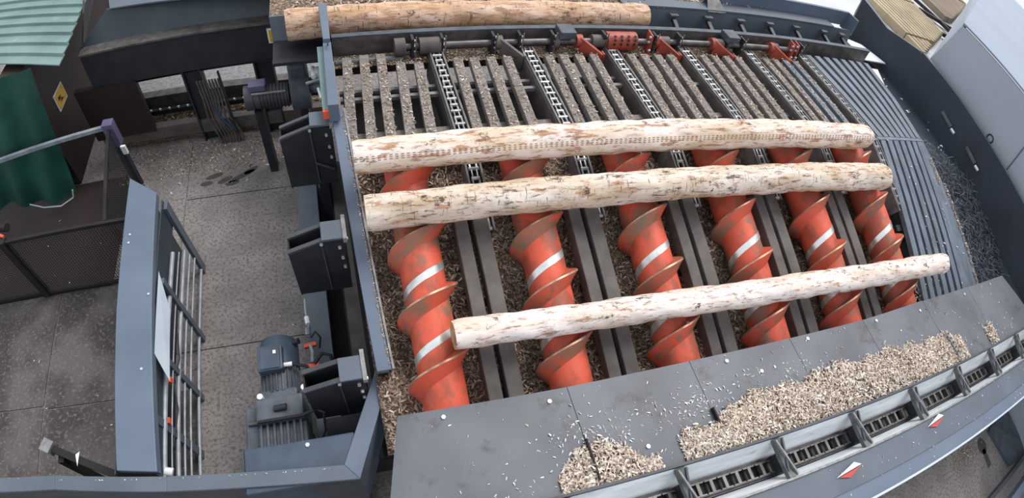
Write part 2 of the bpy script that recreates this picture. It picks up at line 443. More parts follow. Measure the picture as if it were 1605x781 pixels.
# ================================================================== LOGS
def log(name, label, a, b, r0, r1, m, seed, ends=(True, True), n_=36, k_=110, lump=.006, crook=.012):
    a, b = Vector(a), Vector(b); d = (b - a); ln = d.length; d.normalize()
    up = Vector((0, 0, 1)); y = up.cross(d).normalized(); z = d.cross(y)
    o = bpy.data.objects.new(name, None); COL.objects.link(o)
    o.matrix_world = Matrix((( d.x, y.x, z.x, a.x), (d.y, y.y, z.y, a.y), (d.z, y.z, z.z, a.z), (0, 0, 0, 1)))
    o['org'] = (0, 0, 0); o['label'] = label; o['category'] = 'log'; o.empty_display_size = .1
    o['group'] = 'debarked birch logs on the machine'
    rr = random.Random(seed); ph = [rr.uniform(0, 6) for _ in range(8)]
    v, f = [], []
    for i in range(k_ + 1):
        u = i / k_; x = ln * u; rad = r0 + (r1 - r0) * u
        cy = crook * math.sin(u * 3.1 + ph[0]) - crook * math.sin(ph[0]); cz = crook * .5 * math.sin(u * 5 + ph[1])
        for k in range(n_):
            t = 2 * math.pi * k / n_
            q = rad * (1 + .03 * math.sin(2 * t + ph[2] + x)) + lump * (math.sin(3 * t + x * 5 + ph[3]) * .5 + math.sin(x * 13 + t * 2 + ph[4]) * .5 + .5 * math.sin(x * 31 + t * 5 + ph[5]))
            e = 1.0
            if u < .004 or u > .996: e = .94
            v.append((x, cy + q * e * math.sin(t), cz + q * e * math.cos(t)))
    for i in range(k_):
        for k in range(n_):
            f.append((i * n_ + k, (i + 1) * n_ + k, (i + 1) * n_ + (k + 1) % n_, i * n_ + (k + 1) % n_))
    MB().add(v, f).build('log_bark', m, o, True)
    for e_, i in ((ends[0], 0), (ends[1], k_)):
        ring = v[i * n_:(i + 1) * n_]; c = Vector((0, 0, 0))
        for p in ring: c += Vector(p) / n_
        sgn = -1 if i == 0 else 1
        vv = [tuple(c + Vector((sgn * .002, 0, 0)))] + [tuple(c + (Vector(p) - c) * .5 + Vector((sgn * .003, 0, 0))) for p in ring] + ring
        ff = [(0, 1 + k, 1 + (k + 1) % n_) for k in range(n_)] + [(1 + k, 1 + n_ + k, 1 + n_ + (k + 1) % n_, 1 + (k + 1) % n_) for k in range(n_)]
        MB().add(vv, ff).build('cut_end', 'endgrain', o, label='sawn end of the log')
    return o
m1 = bark_mat('birch_upper', (232, 220, 212), (208, 184, 156), (150, 112, 84), .62, (-.93, -1.05, -1.17), False, 1.3)
m2 = bark_mat('birch_middle', (224, 212, 200), (192, 166, 136), (104, 84, 70), .64, None, True, 5.1)
m3 = bark_mat('birch_lower', (232, 222, 218), (214, 194, 178), (156, 118, 96), .68, None, False, 9.7)
m4 = bark_mat('birch_top', (216, 186, 166), (196, 154, 112), (140, 112, 84), .58, None, True, 14.2)
log('birch_log', 'pale birch log farthest up the screws, with rows of dotted roller marks', L(.06, 1.665, 2.85), L(4.42, 1.61, 2.85), .108, .112, m1, 1)
log('birch_log', 'middle birch log on the orange screws, with dark bark patches and a grooved right end', L(.085, 1.275, 2.85), L(4.47, 1.195, 2.85), .106, .118, m2, 2)
log('birch_log', 'lowest birch log, white and lying slightly askew beside the cover plate', L(.475, .464, 2.86), L(4.93, .378, 2.86), .090, .090, m3, 3, crook=.02)
log('birch_log', 'reddish yellow birch log lying in the far trough behind the grey beam', (-.35, 4.34, 1.66), (3.12, 4.42, 1.62), .135, .125, m4, 4)
# a long splinter hanging off the lowest log
t = MB().tube([(2.02, 1.16, 1.33), (2.0, 1.10, 1.2), (1.93, 1.0, 1.12), (1.90, .93, 1.08)], [.012, .016, .012, .004], 6)
tag(t.build('wood_splinter', 'slat', None, True), 'torn wood splinter hanging below the lowest log beside the fourth screw', 'splinter')

# ================================================================== UPPER DECK: slats, crossbars
ud = thing('slatted_deck', 'dusty grey slatted deck between the drive shaft and the topmost birch log on the screws', 'slatted deck', (2.4, 3.3, 1.3))
ZU = 1.57
def slat(x0, x1, y0, y1, w_=.078, m='slat'):
    return MB().bar((x0, y0, ZU), (x1, y1, ZU), w_, .06).build('slat', m, ud, bevel=.004)
for xt, xb, yt in ((.125, .080, 3.90), (.268, .214, 3.92), (.408, .352, 3.92), (.555, .492, 3.77), (.703, .645, 3.75)):  # slat ends, like most coordinates in this script, computed from image pixels
    slat(xt, xb - .01, yt, 2.72)
for k in range(1, 5):
    b0 = .87 + .82 * (k - 1)
    for o_ in (.150, .290, .440, .585):
        slat(b0 + o_ + .02, b0 + o_ - .04, 3.785, 2.72, .080)
b0 = .87 + .82 * 4
for o_ in (.150, .290, .440, .585):
    slat(b0 + o_ + .02, b0 + o_ - .02, 3.785, 2.72, .080, 'slat' if o_ < .4 else 'grate')
for y_, z_ in ((3.42, 1.50), (3.56, 1.47), (2.98, 1.49)):
    MB().bar((.03, y_, z_), (4.9, y_, z_), .035 if y_ > 3 else .06, .03).build('crossbar', 'edge' if y_ > 3 else 'slat', ud)
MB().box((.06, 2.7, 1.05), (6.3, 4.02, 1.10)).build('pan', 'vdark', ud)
MB().box((.02, 3.86, 1.49), (4.9, 4.04, 1.50)).build('back_ledge', 'soil', ud)
MB().box((.02, 2.66, 1.40), (4.9, 2.72, 1.505)).build('front_ledge', 'soil', ud)
q = []
for k in range(9000):
    x = rng.uniform(.05, 4.85); r_ = rng.rand()
    if r_ < .40: q.append((x, rng.uniform(3.84, 4.02), 1.502))
    elif r_ < .60:
        q.append((x, 2.66 + rng.rand() ** 2 * .25, 1.50))
    else:
        q.append((x, rng.uniform(2.75, 3.8), 1.573 if any(True for _ in (0,)) else 0))
SL = [.1, .24, .38, .525, .67] + [.87 + .82 * j + o_ - .01 for j in range(5) for o_ in (.150, .290, .440, .585)]
q2 = []
for p in q:
    if p[2] > 1.56:
        c = SL[rng.randint(len(SL))]; q2.append((c + (p[1] - 3.25) * .055 + rng.uniform(-.034, .034), p[1], 1.572))
    else: q2.append(p)
flakes('deck_chips', 'chipsdark', q2, (.010, .030), .35, .15, .006, parent=ud)
q = [(c + (y_ - 3.25) * .055 + rng.uniform(-.03, .03), y_, 1.574) for c in SL for y_ in rng.uniform(2.8, 3.8, 14)]
flakes('fresh_deck_chips', 'chips', q, (.012, .034), .25, .15, .006, parent=ud)

# ------------------------------------------------ drag chains in their tracks
ch_lab = ['drag chain in the track nearest the grey side wall', 'second drag chain track from the grey side wall',
          'third drag chain track from the grey side wall, left of the perforated red drum end', 'fourth drag chain track from the grey side wall, in the middle of the slatted deck',
          'fifth drag chain track from the grey side wall', 'drag chain track along the left edge of the blue-grey grate']
def chain_track(i):
    x = .87 + .82 * i
    t = thing('drag_chain', ch_lab[i], 'chain', (x, 3.3, 1.4), 'drag chains on the slatted deck')
    # hump: flat part then down the slope
    path = [Vector((x + .01, 3.93, ZU)), Vector((x, 2.60, ZU)), L(x, 1.16 if i < 5 else .95, 3.10)]
    for sx in (-.052, .052):
        m = MB()
        for a, b in ((0, 1), (1, 2)):
            p, q_ = path[a] + Vector((sx, 0, 0)), path[b] + Vector((sx, 0, 0))
            m.bar(p, q_, .014, .20 if sx < 0 else .09)
        m.build('track_rail', 'track', t)
    MB().bar(path[0] + Vector((-.065, 0, -.02)), path[1] + Vector((-.065, 0, -.02)), .008, .24).build('side_plate', 'bar', t)
    MB().bar(path[0] - Vector((0, 0, .035)), path[1] - Vector((0, 0, .035)), .09, .01).build('track_floor', 'vdark', t)
    MB().bar(path[1] - Vector((0, 0, .035)), path[2] - NN * .035, .09, .01).build('track_floor', 'vdark', t)
    # links
    pitch = .076
    def pt(dd):
        l1 = (path[1] - path[0]).length
        if dd < l1: return path[0].lerp(path[1], dd / l1), (path[1] - path[0]).normalized(), Vector((0, 0, 1))
        l2 = (path[2] - path[1]).length
        return path[1].lerp(path[2], min(1, (dd - l1) / l2)), (path[2] - path[1]).normalized(), NN
    tot = (path[1] - path[0]).length + (path[2] - path[1]).length
    base = None
    for k in range(int(tot / pitch)):
        c, d, u = pt((k + .5) * pitch)
        if base is None:
            m = MB()
            for sx in (-1, 1):
                m.bar((sx * .021, -.040, .0), (sx * .021, .040, .0), .011, .026)
            m.tube([(-.034, -.036, -.011), (.034, -.036, -.011)], .015, 8)
            me_o = m.build('chain_link', 'chain', None)
            base = me_o.data; bpy.data.objects.remove(me_o)
        o = bpy.data.objects.new('chain_link', base); COL.objects.link(o); o.parent = t
        X = Vector((1, 0, 0)); Y = -d; Z = X.cross(Y)
        p = c - u * .004 - t.location
        o.matrix_local = Matrix(((X.x, Y.x, Z.x, p.x), (X.y, Y.y, Z.y, p.y), (X.z, Y.z, Z.z, p.z), (0, 0, 0, 1)))
        o.scale.x = .86 if k % 2 else 1.12
    return t
for i in range(6): chain_track(i)

# ------------------------------------------------ blue-grey grate along the right edge
ug = thing('side_grate', 'upper section of the blue-grey slatted grate along the deck edge', 'grate', (5.6, 3.2, 1.4), 'grates along the right edge of the deck')
n8 = 8
for k in range(n8):
    xt = 5.10 + (6.19 - 5.10) * k / (n8 - 1); xb = 5.10 + (5.86 - 5.10) * k / (n8 - 1)
    MB().bar((xt, 3.93, ZU), ((xt * .45 + xb * .55) + .05 * k / 7, 3.25, ZU), .082, .05).build('slat', 'grate', ug)
    MB().bar(((xt * .45 + xb * .55) + .05 * k / 7, 3.25, ZU), (xb, 2.60, ZU), .080, .05).build('slat', 'grate', ug)
MB().box((5.03, 2.56, 1.48), (5.92, 2.60, 1.566)).build('end_bar', 'grate', ug)
MB().box((5.03, 3.2, 1.44), (6.1, 3.27, 1.51)).build('crossbar', 'dark', ug)
lg = thing('side_grate', 'lower sloping section of the blue-grey slatted grate, ending at the cover plate', 'grate', L(5.4, .8, 3.2), 'grates along the right edge of the deck')
xs = [(5.115, 4.80), (5.235, 4.935), (5.355, 5.07), (5.475, 5.215), (5.595, 5.36), (5.715, 5.50)]
for k, (a, b) in enumerate(xs):
    MB().bar(L(a, 1.72, 3.10), L(b + .05, -.05, 3.10), .082, .05, NN).build('slat', 'grate', lg)
MB().prism([L(5.78, 1.72, 3.10), L(5.63, -.05, 3.10), L(6.06, -.05, 3.10), L(6.03, .9, 3.10), L(5.92, 1.72, 3.10)], -NN * .03).build('edge_plate', 'grate', lg)
for s_ in (.2, .8, 1.4): MB().bar(L(4.85, s_, 3.16), L(6.0, s_, 3.16), .06, .06, NN).build('crossbar', 'dark', lg)
MB().prism([L(4.8, 1.72, 3.30), L(4.6, -.1, 3.30), L(6.0, -.1, 3.30), L(5.95, 1.72, 3.30)], -NN * .03).build('drip_tray', 'vdark', lg)
flakes('grate_specks', 'specks', [tuple(L(rng.uniform(5.1, 5.9), rng.uniform(0, 1.7), 3.095)) for _ in range(40)], (.01, .03), .4, .1, .003, parent=lg)
flakes('grate_chips', 'chips', [tuple(L(4.75 + rng.rand() * .5, rng.uniform(-.02, .35), 3.18 - rng.rand() * .06)) for _ in range(900)], (.012, .03), .3, .3, .004, parent=lg)
flakes('grate_chips', 'chipsdark', [tuple(L(5.98 + .06 * rng.rand() - .1 * (s_ > 1.2), s_, 3.095)) for s_ in rng.uniform(-.02, 1.5, 500)], (.012, .04), .25, .15, .006, parent=lg)

# ------------------------------------------------ rear beam, drive shaft, levers
rb = thing('rear_beam', 'long dark grey beam behind the drive shaft, in front of the far log trough', 'beam', (3.3, 4.06, 1.3))
MB().box((.02, 4.05, 1.30), (6.32, 4.085, 1.665)).build('beam_web', 'shaft', rb)
MB().box((.02, 4.045, 1.662), (6.32, 4.10, 1.678)).build('beam_flange', 'gear', rb)
sh = thing('drive_shaft', 'grey drive shaft along the rear beam with couplings and bearing clamps', 'shaft', (2.5, 3.95, 1.4))
SY, SZ = 3.95, 1.60
m = MB().tube([(.62, SY, SZ), (4.95, SY, SZ)], .028, 16); m.build('shaft_rod', 'shaft', sh, True)
MB().tube([(.03, SY - .02, 1.50), (.6, SY - .02, 1.50)], .035, 16).build('shaft_rod', 'shaft', sh, True)
for a, b, r_ in ((.53, .62, .075), (.74, .92, .07), (1.95, 2.0, .06), (2.33, 2.45, .06), (3.70, 3.82, .055), (3.05, 3.16, .055), (4.50, 4.58, .055)):
    MB().tube([(a, SY, SZ), (b, SY, SZ)], r_, 20).build('coupling', 'bar', sh, True)
cb = []
for x in (.68, .93, 1.38, 1.62, 1.93, 2.44, 2.98, 3.26, 3.86, 4.06, 4.92):
    m = MB()
    m.box((x - .012, SY - .045, SZ - .14), (x + .012, SY + .045, SZ + .09))
    c = m.build('bearing_clamp', 'dark', sh, bevel=.003)
    for z_ in (.07, .02, -.03): bolt(MB(), (x + .03, SY - .03, SZ + z_), .011, .018, (-1, 0, 0)).build('bolt', 'bolt', c)
    MB().tube([(x + .028, SY - .045, SZ - .10), (x + .028, SY - .045, SZ + .11)], .006, 6).build('threaded_rod', 'track', c)
for x in (2.06, 3.90):
    MB().box((x - .07, SY - .06, SZ + .05), (x + .08, SY + .10, SZ + .12)).build('bearing_cap', 'gear', sh, bevel=.006)
lev_lab = ['dusty brown stop lever on the drive shaft above the second group of slats', 'dusty red stop lever left of the third drag chain',
           'red stop lever right of the perforated red drum', 'red stop lever on the drive shaft above the fifth group of slats', 'bright red stop lever nearest the blue-grey grate']
for j, (x, mt) in enumerate(((1.44, 'bar'), (2.20, 'red'), (3.03, 'red'), (3.70, 'red'), (4.50, 'red'))):
    t = thing('stop_lever', lev_lab[j], 'lever', (x, SY, SZ), 'stop levers on the drive shaft')
    MB().tube([(x - .03, SY, SZ), (x + .03, SY, SZ)], .062, 18).build('lever_collar', mt, t, True)
    MB().prism([(x + .02, SY - .02, SZ + .055), (x + .20, SY - .17, SZ - .03), (x + .20, SY - .17, SZ - .17), (x + .15, SY - .13, SZ - .18), (x + .12, SY - .10, SZ - .10), (x + .02, SY - .03, SZ - .09)], (-.018, -.022, 0)).build('lever_arm', mt, t)
    MB().box((x + .19, SY - .19, SZ - .16), (x + .205, SY - .13, SZ - .02)).build('lever_pad', 'edge' if mt != 'red' else 'red', t)
t = thing('perforated_drum', 'red perforated drum on the drive shaft right of the third drag chain', 'drum', (2.62, SY, SZ))
MB().tube([(2.47, SY, SZ), (2.78, SY, SZ)], .088, 28).build('drum_shell', 'red', t, True)
for xx in (2.53, 2.60, 2.67, 2.74):
    for a in (-.5, .0, .5, 1.0):
        MB().tube([(xx, SY - .0885 * math.cos(a - .2), SZ + .0885 * math.sin(a + .2)), (xx, SY - .091 * math.cos(a - .2), SZ + .091 * math.sin(a + .2))], .014, 10).build('drum_hole', 'vdark', t)
pl_lab = ['red bolted stop plate right of the perforated drum', 'red bolted stop plate at the right end of the drive shaft']
for j, x in enumerate((2.93, 4.78)):
    t = thing('stop_plate', pl_lab[j], 'stop plate', (x, SY, SZ), 'red stop plates on the drive shaft')
    for dx in (0, .07) if j else (0,):
        MB().prism([(x + dx, SY + .05, SZ + .10), (x + dx, SY - .05, SZ + .09), (x + dx, SY - .09, SZ - .14), (x + dx, SY + .02, SZ - .14)], (.018, 0, 0)).build('plate', 'red', t, bevel=.003)
        for z_ in (.07, .02, -.04, -.10): bolt(MB(), (x + dx, SY - .04 - .05 * (z_ < 0), SZ + z_), .013, .02, (-1, 0, 0)).build('bolt', 'bolt', t)

# ------------------------------------------------ far log trough
ft = thing('far_trough', 'grey log trough behind the rear beam, with a ledge and blue-grey back wall', 'trough', (3.3, 4.5, 1.4))
MB().box((-.5, 4.10, 1.42), (6.55, 4.50, 1.45)).build('trough_floor', 'dark', ft)
MB().prism([(-.5, 4.47, 1.45), (6.4, 4.47, 1.45), (6.4, 4.51, 1.67), (-.5, 4.51, 1.67)], (0, .02, 0)).build('trough_side', 'steel', ft)
MB().box((2.9, 4.50, 1.665), (6.02, 4.66, 1.69)).build('ledge', 'steel', ft, bevel=.005)
MB().box((-.5, 4.53, 1.60), (4.95, 5.4, 1.66)).build('chip_ledge', 'soil', ft)
MB().box((4.0, 4.68, 1.64), (6.40, 4.72, 1.84)).build('back_wall', 'cap', ft)
MB().box((6.40, 4.50, 1.60), (6.43, 4.72, 1.84)).build('end_wall', 'cap', ft)
MB().prism([(3.95, 4.49, 1.66), (4.20, 4.49, 1.66), (4.12, 4.72, 1.80), (4.02, 4.72, 1.80)], (0, 0, .012)).build('gusset', 'track', ft)
flakes('ledge_chips', 'chipsdark', np.concatenate([scatter(5000, (-.3, 3.4), (4.5, 5.0), 1.662), scatter(2500, (2.6, 4.9), (4.66, 5.2), 1.665)]), (.015, .05), .3, .3, .02, parent=ft)
flakes('fresh_ledge_chips', 'chips', scatter(900, (3.0, 4.9), (4.66, 5.1), 1.675), (.015, .05), .3, .3, .02, parent=ft)
fc = thing('far_conveyor_chain', 'dark conveyor chain with crossbar lugs in the far trough', 'chain', (4.4, 4.28, 1.5))
for yy in (4.20, 4.34): MB().bar((2.9, yy, 1.50), (6.38, yy, 1.50), .02, .04).build('chain_rail', 'chaindark', fc)
base = None
for k in range(37):
    if base is None:
        o = MB().box((-.035, -.045, -.02), (.035, .045, .02)).build('chain_link', 'chaindark', None); base = o.data; bpy.data.objects.remove(o)
    o = bpy.data.objects.new('chain_link', base); COL.objects.link(o); o.parent = fc
    o.location = Vector((2.95 + .092 * k, 4.27, 1.49)) - fc.location; o.scale = (1, 1 if k % 2 else .7, 1)
for x in (3.48, 3.93, 4.39, 4.84, 5.28, 5.79, 6.15):
    b = MB().bar((x - .04, 4.13, 1.56), (x + .03, 4.44, 1.60), .05, .04).build('lug', 'chaindark', fc, bevel=.006)
    MB().bar((x + .03 - .05, 4.45, 1.63), (x + .03 + .05, 4.45, 1.63), .05, .02).build('lug_head', 'gear', b)

# ------------------------------------------------ right side: navy shelf and wall, cladding, yard
sf = struct(MB().prism([(6.22, 4.9, 1.40), (6.10, 3.3, 1.38), (5.98, 2.55, 1.38), (6.10, 1.03, .98), (6.80, 1.02, .98), (7.02, -.6, .96), (7.6, -.6, .96), (7.35, 2.0, 1.30), (7.2, 4.9, 1.40)], (0, 0, -.02)).build('trim_2', 'navy'))
ws = MB()
top = [(8.6, 6.2, 1.9), (7.02, 5.05, 1.96), (7.02, 4.45, 1.86), (7.05, 3.86, 1.96), (7.02, 3.78, 1.985), (7.02, 3.03, 1.93), (7.02, 2.32, 1.855), (7.03, 1.49, 1.77), (7.05, .3, 1.62), (7.05, -.8, 1.5)]
bot = [(8.6, 6.2, 1.2), (6.95, 4.95, 1.3), (6.93, 4.45, 1.3), (6.93, 3.86, 1.3), (6.93, 3.78, 1.3), (6.93, 3.03, 1.3), (6.95, 2.32, 1.25), (6.97, 1.49, 1.05), (7.02, .3, .9), (7.02, -.8, .85)]
for i in range(len(top) - 1): ws.prism([bot[i], bot[i + 1], top[i + 1], top[i]], (.025, 0, 0))
wr = struct(ws.build('wall_right', 'navy'))
rim = MB()
for i in range(1, len(top) - 1):
    rim.bar(Vector(top[i]) + Vector((.03, 0, .005)), Vector(top[i + 1]) + Vector((.03, 0, .005)), .06, .02)
rim.build('wall_rim', 'steel', wr)
# white sheets painted as sunlit yard seen in the gap between grate and wall
struct(MB().prism([(6.24, 3.98, 1.47), (6.12, 3.3, 1.47), (5.90, 2.6, 1.47), (5.97, 2.55, 1.47), (6.22, 3.25, 1.47), (6.40, 3.65, 1.47), (6.60, 3.98, 1.47)], (0, 0, -.015)).build('yard_light_sheet_1', 'white'))
struct(MB().prism([(6.44, 4.12, 1.50), (6.92, 4.12, 1.50), (6.75, 4.50, 1.50), (6.44, 4.62, 1.50)], (0, 0, -.015)).build('yard_light_sheet_2', 'white'))
wr_l = ['upper one of the short slots with a pale strip on the navy side wall', 'lower one of the short slots with a pale strip on the navy side wall']
for j, (y_, z_) in enumerate(((2.92, 1.60), (2.37, 1.55))):
    t = thing('wall_latch', wr_l[j], 'latch', (6.9, y_, z_), 'latches on the navy side wall')
    MB().bar((6.92, y_ + .12, z_ + .05), (6.92, y_ - .10, z_), .045, .012, (-1, 0, .3)).build('latch_strip', 'gear', t)
    MB().tube([(6.90, y_ - .13, z_ - .01), (6.90, y_ - .20, z_ - .02)], .022, 10).build('latch_tip', 'bolt', t, True)
t = thing('lifting_eye', 'small dark lifting eye on the rim of the navy side wall', 'lifting eye', (7.06, 2.4, 1.87))
MB().tube([(7.06, 2.36 + .05 * math.cos(a), 1.90 + .05 * math.sin(a)) for a in np.linspace(0, 2 * math.pi, 13)], .012, 6).build('eye_ring', 'dark', t, True)
# bark strands on the shelf
q = []
for k in range(2600):
    u = rng.rand() ** .7; y_ = 2.75 - 1.9 * u; x = 6.15 + rng.rand() * (.80 if y_ < 2.2 else .80 * (2.9 - y_) / .7) ** 1.0
    z_ = 1.385 if y_ > 2.55 else 1.385 - (2.55 - y_) * .263
    q.append((x, y_, z_ + .10 * max(0, (x - 6.3)) * rng.rand()))
flakes('bark_strands', 'debris', q, (.03, .12), .10, .25, .03, label='grey stringy bark debris on the navy shelf beside the grate', cat='bark debris')
flakes('pale_specks', 'specks', [(rng.uniform(6.3, 6.9), rng.uniform(2.6, 4.2), 1.40) for _ in range(22)], (.02, .05), .4, .1, .003, label='few pale wood specks scattered on the navy shelf', cat='wood specks')

gc = thing('clad_enclosure', 'large grey clad enclosure with pale blue top beyond the navy side wall', 'enclosure', (9, 2, 0))
gt = [(7.3, -4, 2.68), (7.3, 3.64, 2.68), (11.6, 5.75, 2.68), (22, 10.9, 2.68), (26, -4, 2.68)]
MB().prism([(7.3, -4, 0), (7.3, -4, 2.66), (7.3, 3.64, 2.66), (7.3, 3.80, 1.9), (7.3, 3.80, 0)], (.05, 0, 0)).build('side_cladding', 'chute', gc)
MB().prism([(7.3, 3.80, 0), (7.3, 3.80, 1.9), (7.3, 3.64, 2.66), (22, 10.85, 2.66), (22, 11.2, 1.9), (22, 11.2, 0)], (0.03, -.05, 0)).build('end_cladding', 'chute', gc)
MB().prism(gt, (0, 0, .03)).build('top_sheet', 'chutetop', gc)
for y_ in (-2.0, 0.0, 2.0): MB().box((7.288, y_, 1.2), (7.30, y_ + .012, 2.66)).build('cladding_seam', 'steel', gc)

# lumber in the yard
def lumber(label, p0, d1, d2, n1, n2, wd, m, z=0.0, hgt=.45):
    p0, d1, d2 = Vector(p0), Vector(d1), Vector(d2)
    t = thing('lumber_stack', label, 'lumber stack', p0, 'stacks of sawn boards in the yard')
    lim = lambda q: 3.8 + (q.x - 7.3) * .5034 + .35
    for b in range(n2):
        c0 = p0 + d2 * ((b + .08) / n2); w2 = d2 * (.74 / n2)
        u0 = max(0, (lim(c0 + w2) - c0.y) / d1.y); n_ = n1
        for a in range(n_):
            e0, e1 = a / n_, (a + .985) / n_
            if e1 <= u0 + .02: continue
            e0 = max(e0, u0)
            MB().prism([c0 + d1 * e0, c0 + d1 * e1, c0 + d1 * e1 + w2, c0 + d1 * e0 + w2], (0, 0, hgt + .03 * ((a * 7 + b * 3) % 3))).build('board', m, t)
    return t
lumber('near stack of sawn boards in the yard, beside the pale concrete strip', (13.2, 5.6, 0), (.75, 9.4, 0), (3.35, 0, 0), 4, 14, 1, 'lumber', hgt=.2)
lumber('far stack of sawn boards in the yard, touching the corner of the clad enclosure', (19.0, 7.4, 0), (.9, 9, 0), (6.6, 0, 0), 3, 20, 1, 'lumberend', hgt=.2)
t = thing('lumber_bearer', 'dark bearers lying on the pale ground between the two stacks of boards', 'bearer', (17.6, 10, 0))
for a, b in (((17.2, 10.2, .2), (18.7, 9.6, .2)), ((17.9, 12, .2), (18.2, 9, .2)), ((16.9, 8.9, .2), (18.4, 8.5, .2))):
    MB().bar(a, b, .12, .12).build('bearer', 'brown', t)

# ================================================================== FRONT COVER PLATE and near trough
cp = thing('cover_plate', 'long grey cover plate over the lower ends of the screws', 'cover plate', (3, .6, 1.2))
ZP = 1.31  # plate, chip piles, near trough, chain, scraps: coordinates scaled about the camera beforehand
xs = [-.06, 1.07, 1.91, 2.75, 3.53, 4.40, 5.28, 6.22]
for i in range(7):
    a, b = xs[i], xs[i + 1]
    xl0 = .083 if i == 0 else a; xl1 = -.073 if i == 0 else a
    ya0 = .925 if i in (0, 5, 6) else .905; ya1 = .93 if i in (4, 5, 6) else .905
    MB().prism([(xl0 + .002, ya0, ZP), (xl1 + .002, .32, ZP), (b - .002 + (.28 if i == 6 else 0), .32, ZP), (b - .002, ya1, ZP)], (0, 0, -.012)).build('plate_panel', 'plate', cp)
MB().prism([(.083, .90, ZP - .012), (6.2, .90, ZP - .012), (6.2, .90, ZP - .10), (.083, .90, ZP - .10)], (0, -.008, 0)).build('plate_lip', 'steel', cp)
MB().box((-.073, .305, ZP - .03), (6.5, .32, ZP + .03)).build('plate_rim', 'beam', cp)
for x, y_ in ((.33, .87), (.94, .84), (2.17, .85), (2.9, .87), (3.67, .87), (4.28, .85), (5.14, .87), (2.39, .73), (3.2, .57), (1.42, .46), (.46, .37)):
    bolt(MB(), (x, y_, ZP), .013, .010).build('bolt', 'bolt', cp)
for i, x in enumerate((1.07, 1.91, 2.75, 3.53)):
    MB().box((x - .005, .345, ZP), (x + .005, .58, ZP + .035)).build('joint_flange', 'vdark', cp)
t = thing('perforated_strip', 'pale perforated steel strip lying in the chips on the cover plate', 'strip', (4.4, .5, ZP))
MB().bar((4.40, .60, ZP + .065), (4.43, .36, ZP + .055), .04, .006).build('strip_plate', 'edge', t)
for k in range(5): MB().tube([(4.403 + .005 * k, .57 - .042 * k, ZP + .064), (4.403 + .005 * k, .57 - .042 * k, ZP + .068)], .008, 8).build('strip_hole', 'vdark', t)

def pile(label, x0, x1, y1, h, n_):
    v, f = [], []; nx_, ny_ = int((x1 - x0) * 40), 12
    def H(x, u):
        e = min(1, (x - x0) / .12, (x1 - x) / .12); top_ = y1(x)
        return max(0, e) * h * (1 - abs(2 * u - 1) ** 2.5) * (.75 + .25 * math.sin(x * 17) * math.sin(x * 7 + 1)), .322 + (top_ - .322) * u
    for i in range(nx_ + 1):
        x = x0 + (x1 - x0) * i / nx_
        for j in range(ny_ + 1):
            z_, y_ = H(x, j / ny_); v.append((x, y_, ZP - .004 + z_))
    for i in range(nx_):
        for j in range(ny_):
            a = i * (ny_ + 1) + j; f.append((a, a + 1, a + ny_ + 2, a + ny_ + 1))
    o = tag(MB().add(v, f).build('chip_pile', 'soil', None, True), label, 'wood chips', kind='stuff')
    q = []
    for k in range(n_):
        x = rng.uniform(x0, x1); u = rng.rand(); z_, y_ = H(x, u)
        q.append((x, y_ + rng.normal(0, .012) * (u > .9), ZP + z_))
    flakes('pale_chips', 'chips', q, (.011, .036), .30, .45, .008, parent=o)
    return o
pile('small pile of wood chips on the cover plate nearest the parapet corner', .86, 1.46, lambda x: .36 + .20 * max(0.05, math.sin(min(1, (x - .86) / .5) * 3.1)) ** .6, .025, 1900)
pile('long pale pile of wood chips along the rim of the cover plate', 1.62, 4.66, lambda x: .45 + .09 * math.sin((x - 1.62) * 1.0) + .09 * min(1, max(0, (x - 1.62) * 2)) + .02 * math.sin(x * 9) + .015 * math.sin(x * 23), .045, 14000)
pile('little heap of wood chips near the right end of the cover plate', 5.15, 5.36, lambda x: .52, .015, 260)
q = [(rng.uniform(.2, 5.9), .36 + .54 * rng.rand() ** 1.6, ZP + .001) for _ in range(420)]
q += [(rng.normal(1.75, .22), rng.normal(.62, .05), ZP + .001) for _ in range(110)] + [(rng.normal(1.1, .15), rng.normal(.60, .05), ZP + .001) for _ in range(120)]
q += [(rng.normal(2.3, .45), rng.normal(.66, .06), ZP + .001) for _ in range(120)]
flakes('scattered_chips', 'specks', [p for p in q if .33 < p[1] < .89], (.005, .022), .4, .12, .002, label='pale chips scattered thinly over the grey cover plate', cat='wood chips')

nt = thing('near_trough', 'bright steel trough of the near conveyor below the cover plate', 'trough', (3, .1, 1.1))
XE = 6.9
MB().prism([(-.6, .304, 1.295), (XE, .304, 1.295), (XE, .228, 1.15), (-.6, .228, 1.15)], (0, -.006, -.006)).build('trough_wall', 'trough', nt)
MB().box((-.6, .06, 1.105), (XE, .232, 1.12)).build('trough_floor', 'dark', nt)
MB().prism([(-.6, .095, 1.15), (XE, .095, 1.15), (XE, .046, 1.28), (-.6, .046, 1.28)], (0, -.006, -.004)).build('trough_wall', 'trough', nt)
MB().box((-.6, .036, 1.27), (XE, .050, 1.292)).build('trough_lip', 'edge', nt)
MB().box((-.6, -.155, 1.25), (XE, .036, 1.275)).build('walk_edge', 'steel', nt)
MB().box((-.6, -.262, 1.235), (XE, -.155, 1.262)).build('outer_ledge', 'cap', nt)
MB().box((-.6, -.278, 1.08), (XE, -.262, 1.27)).build('outer_flange', 'pale', nt)
flakes('trough_dust', 'specks', scatter(60, (2.3, 6.0), (-.23, .03), 1.277), (.006, .02), .4, .1, .002, parent=nt)
nc = thing('near_conveyor_chain', 'ladder-like dark conveyor chain with crossbar lugs in the near trough', 'chain', (3, .16, 1.1))
for yy, zz in ((.218, 1.16), (.106, 1.16), (.205, 1.175), (.119, 1.175)): MB().bar((-.6, yy, zz), (XE, yy, zz), .011, .03).build('chain_rail', 'chaindark', nc)
base = None
